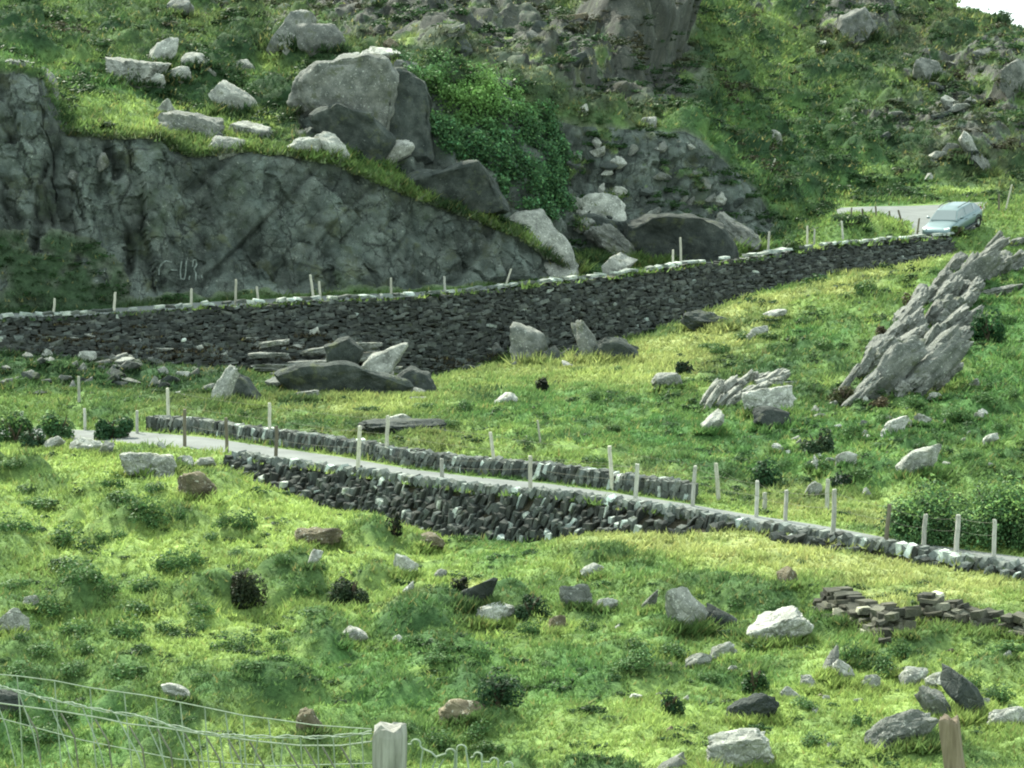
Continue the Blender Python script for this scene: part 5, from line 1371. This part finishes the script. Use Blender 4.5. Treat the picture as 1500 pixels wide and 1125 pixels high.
for k in pick:
    V, Fq, C = tmpl[random.randrange(12)]
    d = dist[k]; w = (.0017 * d + .05) * random.uniform(.6, 1.7) * (1.75 if d > 100 else 1.15); h = w * random.uniform(.45, .85)
    a = random.uniform(0, 6.28); ca, sa = math.cos(a), math.sin(a)
    q = np.stack([(V[:, 0] * ca - V[:, 1] * sa) * w * 1.3, (V[:, 0] * sa + V[:, 1] * ca) * w, V[:, 2] * h], 1) + flatD[k]
    Vs.append(q); Fs.append(Fq + n); Cs.append(C * ucol[k] * random.uniform(.7, 1.4)); n += len(V)
o = np_mesh('undergrowth', np.concatenate(Vs), [np.concatenate(Fs)], M['leaf'], np.concatenate(Cs)); tag(o, 'low dark heath and bracken scattered over the hillside', 'undergrowth', kind='stuff')
# grass
wgt = W3 / dist ** 1.9 * open_
wgt = wgt * np.where(SS < 11, 1.0, 1.15)
NT = 230000
pick = rng.choice(len(flat), NT, p=wgt / wgt.sum())
base = flatD[pick] + np.stack([rng.normal(size=NT) * .0016 * dist[pick], rng.normal(size=NT) * .003 * dist[pick], np.zeros(NT) - .02], 1)
ex = []
for (x0, x1, y1, hp, sm_) in SKIRT:
    for _ in range(int(20 + (x1 - x0) * 1.6)):
        px = random.uniform(x0 - 3, x1 + 3); c = int(np.argmin(np.abs(cpx - px)))
        py = y1 - random.uniform(-.02, .16) * hp
        ok = (PYd[:, c] <= py) & (S >= sm_); r = int(np.argmax(ok)); ex.append((r * NC + c, hp))
rim = np.where((SS > 17.95) & (SS < 18.3) & (PX > 60) & (PX < 830) & (rock < .6))[0]
ex += [(int(k), random.choice((6, 12, 22, 40))) for k in rng.choice(rim, 2200)]
exi = np.array([e[0] for e in ex]); exh = np.array([e[1] for e in ex])
okx = (rock[exi] < .6) & (road[exi] < .2); exi, exh = exi[okx], exh[okx]
tall = 1 + .9 * sstep(.05, .4, fbm(flat[pick] * .6, 91, 3))
hgt = (.045 + .0011 * dist[pick]) * tall
eb = flatD[exi] + np.stack([rng.normal(size=len(exi)) * .03, -rng.uniform(.0, .25, len(exi)), np.full(len(exi), -.02)], 1)
pick = np.concatenate([pick, exi]); base = np.concatenate([base, eb]); hgt = np.concatenate([hgt, (.05 + .25 * np.minimum(exh, 60) * dist[exi] / F)]); NT = len(pick)
NB = 4
bb = np.repeat(base, NB, 0); hh = np.repeat(hgt, NB) * rng.uniform(.5, 1.35, NT * NB); dd = np.repeat(dist[pick], NB)
ang = rng.uniform(0, 6.28, NT * NB); wd = (.00042 * dd + .003) * rng.uniform(.7, 1.5, NT * NB)
lean = rng.normal(size=(NT * NB, 2)) * .55 + np.array([[.18, -.05]])
off = rng.normal(size=(NT * NB, 2)) * (.0011 * dd)[:, None]
b0 = bb + np.concatenate([off, np.zeros((NT * NB, 1))], 1)
sx = np.stack([np.cos(ang) * wd, np.sin(ang) * wd, np.zeros(NT * NB)], 1)
tip = b0 + np.concatenate([lean * hh[:, None], hh[:, None]], 1)
V = np.stack([b0 - sx, b0 + sx, tip], 1).reshape(-1, 3)
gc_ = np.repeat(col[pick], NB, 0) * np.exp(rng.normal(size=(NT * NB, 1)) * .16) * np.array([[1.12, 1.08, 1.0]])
straw = rng.random(NT * NB) < .07
gc_[straw] = gc_[straw] * .4 + np.array((.26, .23, .09)) * .6
o = np_mesh('grass', V, [np.arange(len(V)).reshape(-1, 3)], M['grass'], np.repeat(gc_, 3, 0)); tag(o, 'rough pasture grass covering the fields and hillside', 'grass', kind='stuff')

# ------------------------------------------------------------------ the car
M['car'] = make_plain('silver_green_paint', (.125, .175, .185), .28, .55, .5, .03, 3)
M['glass'] = make_plain('car_glass', (.12, .15, .155), .06, 0, .9, .02, 3)
M['rubber'] = make_plain('black_rubber', (.02, .02, .02), .8, 0, .2, .1, 10)
M['alloy'] = make_plain('wheel_alloy', (.45, .46, .46), .35, .8, .5, .05, 10)
M['trim'] = make_plain('dark_trim', (.03, .035, .035), .6, 0, .3, .1, 10)
M['lamp'] = make_plain('headlamp_lens', (.7, .72, .7), .12, 0, .8, .02, 3)
M['red'] = make_plain('tail_lamp_lens', (.35, .02, .02), .2, 0, .6, .02, 3)
car = empty('car', (0, 0, 0)); tag(car, 'silver blue green car coming down round the road bend at upper right', 'car')
Lx = np.array([2.12, 2.02, 1.75, 1.25, .85, .30, -.4, -1.1, -1.7, -2.0, -2.1])     # front to rear
top = np.array([.58, .70, .80, .88, .93, .95, .96, .97, .97, .93, .75])
bot = np.array([.34, .24, .22, .22, .22, .22, .22, .22, .24, .28, .40])
hw = np.array([.62, .78, .85, .88, .88, .88, .88, .88, .87, .82, .72])
prof = [(0, -.9), (.80, -1.0), (.97, -.72), (1.0, -.1), (.985, .45), (.93, .86), (.80, 1.0), (0, 1.03)]
def loft(Lx, bot, top, hw):
    V = []
    for x, b, t, w in zip(Lx, bot, top, hw):
        m, h = (b + t) / 2, (t - b) / 2
        ring = [(x, s * w, m + z * h) for s, z in prof] + [(x, -s * w, m + z * h) for s, z in prof[-2:0:-1]]
        V += ring
    n = 2 * len(prof) - 2; i = np.arange(n); Fq = [np.stack([k * n + i, k * n + (i + 1) % n, (k + 1) * n + (i + 1) % n, (k + 1) * n + i], 1) for k in range(len(Lx) - 1)]
    V = np.array(V); c0, c1 = len(V), len(V) + 1
    V = np.concatenate([V, V[:n].mean(0, keepdims=True), V[-n:].mean(0, keepdims=True)])
    T = np.concatenate([np.stack([(i + 1) % n, i, np.full(n, c0)], 1), np.stack([(len(Lx) - 1) * n + i, (len(Lx) - 1) * n + (i + 1) % n, np.full(n, c1)], 1)])
    return V, [np.concatenate(Fq), T]
def smooth_part(name, V, Fs, mat, sub=1):
    o = np_mesh(name, V, Fs, M[mat], None, True, car)
    if sub: md = o.modifiers.new('sub', 'SUBSURF'); md.levels = md.render_levels = sub
    return o
V, Fs = loft(Lx, bot, top, hw); body = smooth_part('body', V, Fs, 'car')
# glasshouse: pillars and roof as panels around dark panes
zb, zt = .95, 1.47
B0 = {'a': (1.05, .78), 'b': (.02, .80), 'c': (-1.0, .80), 'd': (-1.95, .74)}
T0 = {'a': (.42, .58), 'b': (-.12, .62), 'c': (-1.05, .62), 'd': (-1.50, .57)}
ZT = {'a': 1.40, 'b': 1.47, 'c': 1.45, 'd': 1.33}
def pt(k, side, t):
    (x0, w0), (x1, w1) = B0[k], T0[k]; return np.array([x0 + (x1 - x0) * t, side * (w0 + (w1 - w0) * t), zb - .04 + (ZT[k] - zb) * t])
def pane(name, a, b, c, d, mat='glass', inset=.06, thick=.02):
    q = np.array([a, b, c, d]); m = q.mean(0); q = q + (m - q) * inset
    nn = np.cross(q[1] - q[0], q[3] - q[0]); nn /= np.linalg.norm(nn)
    if nn @ (m - np.array([-.4, 0, 1.1])) < 0: nn = -nn
    V = np.concatenate([q + nn * thick, q - nn * .02]); Fq = np.array([[0, 1, 2, 3], [7, 6, 5, 4], [0, 4, 5, 1], [1, 5, 6, 2], [2, 6, 7, 3], [3, 7, 4, 0]])
    return np_mesh(name, V, [Fq], M[mat], parent=car)
# inner shell in body colour shows as pillars and roof
ks = 'abcd'; V, Fq = [], []
for k in ks:
    for s in (1, -1):
        V += [pt(k, s, 0), pt(k, s, .96)]
    V += [pt(k, .0001, 1.05) + np.array([0, .3, 0]), pt(k, .0001, 1.05) - np.array([0, .3, 0])]
V = np.array(V)
for i in range(3):
    a, b = i * 6, i * 6 + 6
    Fq += [[a, a + 1, b + 1, b], [a + 1, a + 4, b + 4, b + 1], [a + 4, a + 5, b + 5, b + 4], [a + 5, a + 3, b + 3, b + 5], [a + 3, a + 2, b + 2, b + 3]]
Fq += [[0, 2, 3, 1], [1, 3, 5, 4], [18, 19, 21, 20], [19, 22, 23, 21]]
np_mesh('cabin_frame', V, [np.array(Fq)], M['car'], parent=car)
for s in (1, -1):
    for a, b in (('a', 'b'), ('b', 'c'), ('c', 'd')):
        pane('side_window', pt(a, s, .08), pt(b, s, .08), pt(b, s, .9), pt(a, s, .9), inset=.09, thick=.012)
pane('windscreen', pt('a', 1, .04), pt('a', -1, .04), pt('a', -1, .96), pt('a', 1, .96), inset=.07, thick=.02)
pane('rear_window', pt('d', 1, .1), pt('d', -1, .1), pt('d', -1, .92), pt('d', 1, .92), inset=.1, thick=.02)
for s in (1, -1):
    for x in (1.32, -1.32):
        t = TB(); a = np.linspace(0, 2 * math.pi, 28)
        ring = np.stack([x + .22 * np.cos(a), np.full(28, s * .80), .31 + .22 * np.sin(a)], 1); t.tube(ring, .095, 10); wh = t.build('wheel', M['rubber'], car)
        n = 20; ang = np.linspace(0, 2 * math.pi, n, endpoint=False)
        Vr = [(x, s * .84, .31)] + [(x + .2 * math.cos(q), s * .86, .31 + .2 * math.sin(q)) for q in ang] + [(x + .2 * math.cos(q), s * .72, .31 + .2 * math.sin(q)) for q in ang]
        Ft = np.array([[0, 1 + k, 1 + (k + 1) % n] for k in range(n)]); Fw = np.array([[1 + k, 1 + (k + 1) % n, 21 + (k + 1) % n, 21 + k] for k in range(n)])
        np_mesh('rim', np.array(Vr), [Ft, Fw], M['alloy'], parent=wh)
        t = TB(); a = np.linspace(-.15, math.pi + .15, 18); t.tube(np.stack([x + .37 * np.cos(a), np.full(18, s * .865), .31 + .37 * np.sin(a)], 1), .035, 6); t.build('wheel_arch', M['trim'], car)
    t = TB(); t.tube(np.array([[1.98, s * .50, .66], [1.93, s * .62, .67], [1.82, s * .74, .69]]), .075, 8); t.build('headlight', M['lamp'], car)
    t = TB(); t.tube(np.array([[-2.04, s * .70, .68], [-2.03, s * .69, .82], [-1.98, s * .68, .95]]), .06, 8); t.build('tail_light', M['red'], car)
    t = TB(); t.tube(np.array([[.78, s * .86, 1.0], [.77, s * .96, 1.02], [.75, s * 1.03, 1.03]]), np.array([.03, .07, .055]), 8); t.build('wing_mirror', M['car'], car)
    t = TB(); t.tube(np.array([[.95, s * .88, .30], [0, s * .89, .29], [-.95, s * .88, .30]]), .05, 6); t.build('side_sill', M['trim'], car)
    for x in (-.02, -.95):
        t = TB(); t.tube(np.array([[x, s * .885, .80], [x + .09, s * .905, .81], [x + .18, s * .885, .80]]), .016, 6); t.build('door_handle', M['trim'], car)
    t = TB(); t.tube(np.array([[.3, s * .55, 1.45], [-.12, s * .60, 1.50], [-1.05, s * .60, 1.48], [-1.4, s * .55, 1.39]]), .02, 6); t.build('roof_rail', M['trim'], car)
t = TB(); t.tube(np.array([[1.86, -.74, .42], [2.1, -.45, .40], [2.15, 0, .40], [2.1, .45, .40], [1.86, .74, .42]]), .085, 8); t.build('bumper', M['trim'], car)
t = TB(); t.tube(np.array([[-1.95, -.74, .45], [-2.11, -.4, .45], [-2.13, 0, .45], [-2.11, .4, .45], [-1.95, .74, .45]]), .08, 8); t.build('bumper', M['trim'], car)
heading = math.atan2(-.80, -.60)
fw = P(1400, 351, 119.9); rw = fw - np.array([math.cos(heading), math.sin(heading), 0]) * 2.64
dz = 17 * 120 / F
pitch = math.atan2(dz, 2.64)
ctr = (fw + rw) / 2 + np.array([0, 0, dz / 2 + 0])
car.rotation_euler = Euler((math.radians(0), pitch, heading), 'XYZ'); 
left = np.array([-math.sin(heading), math.cos(heading), 0])
car.location = [float(x) for x in (ctr - left * .8)]

# ------------------------------------------------------------------ daylight, camera
SUN_AZ, SUN_EL = math.radians(-32), math.radians(47)      # azimuth from +Y, negative to the left
sd = Vector((math.sin(SUN_AZ) * math.cos(SUN_EL), math.cos(SUN_AZ) * math.cos(SUN_EL), math.sin(SUN_EL)))
sl = bpy.data.lights.new('sun', 'SUN'); sl.energy = 4.3; sl.angle = math.radians(.6); sl.color = (1, .99, .83)
so = bpy.data.objects.new('sun', sl); COL.objects.link(so); so.rotation_euler = sd.to_track_quat('Z', 'Y').to_euler()
w = bpy.data.worlds.new('World'); scene.world = w; w.use_nodes = True
nt = w.node_tree; nt.nodes.clear()
wo = nt.nodes.new('ShaderNodeOutputWorld'); bg = nt.nodes.new('ShaderNodeBackground')
sky = nt.nodes.new('ShaderNodeTexSky'); sky.sky_type = 'NISHITA'; sky.sun_disc = False
sky.sun_elevation = SUN_EL; sky.sun_rotation = SUN_AZ; sky.dust_density = 2.5; sky.air_density = 1.0; sky.ozone_density = 1.0
tc = nt.nodes.new('ShaderNodeTexCoord')
cn = nd(nt, 'ShaderNodeTexNoise', Scale=2.2, Detail=7, Roughness=.6); nt.links.new(tc.outputs['Generated'], cn.inputs['Vector'])
cf = ramp(nt, cn.outputs['Fac'], [(.36, G(.30)), (.55, G(1))])
cm = mix(nt, cf, sky.outputs[0], (8.0, 9.7, 9.3))
nt.links.new(cm, bg.inputs[0]); bg.inputs[1].default_value = .1
nt.links.new(bg.outputs[0], wo.inputs[0])
cd = bpy.data.cameras.new('camera'); cam = bpy.data.objects.new('camera', cd); COL.objects.link(cam)
cd.sensor_width = 36; cd.lens = 36 * F / 1500; cd.clip_start = .1; cd.clip_end = 9000
cam.location = CAM; cam.rotation_euler = (math.pi / 2 - TH, 0, 0)
scene.camera = cam
vs = scene.view_settings; vs.view_transform = 'Standard'; vs.look = 'None'; vs.gamma = 1; vs.exposure = 1.32
scene.cycles.max_bounces = 6; scene.cycles.diffuse_bounces = 3; scene.cycles.transmission_bounces = 4; scene.cycles.transparent_max_bounces = 4
scene.cycles.use_denoising = True
scene.cycles.pixel_filter_type = 'BLACKMAN_HARRIS'; scene.cycles.filter_width = 2.0
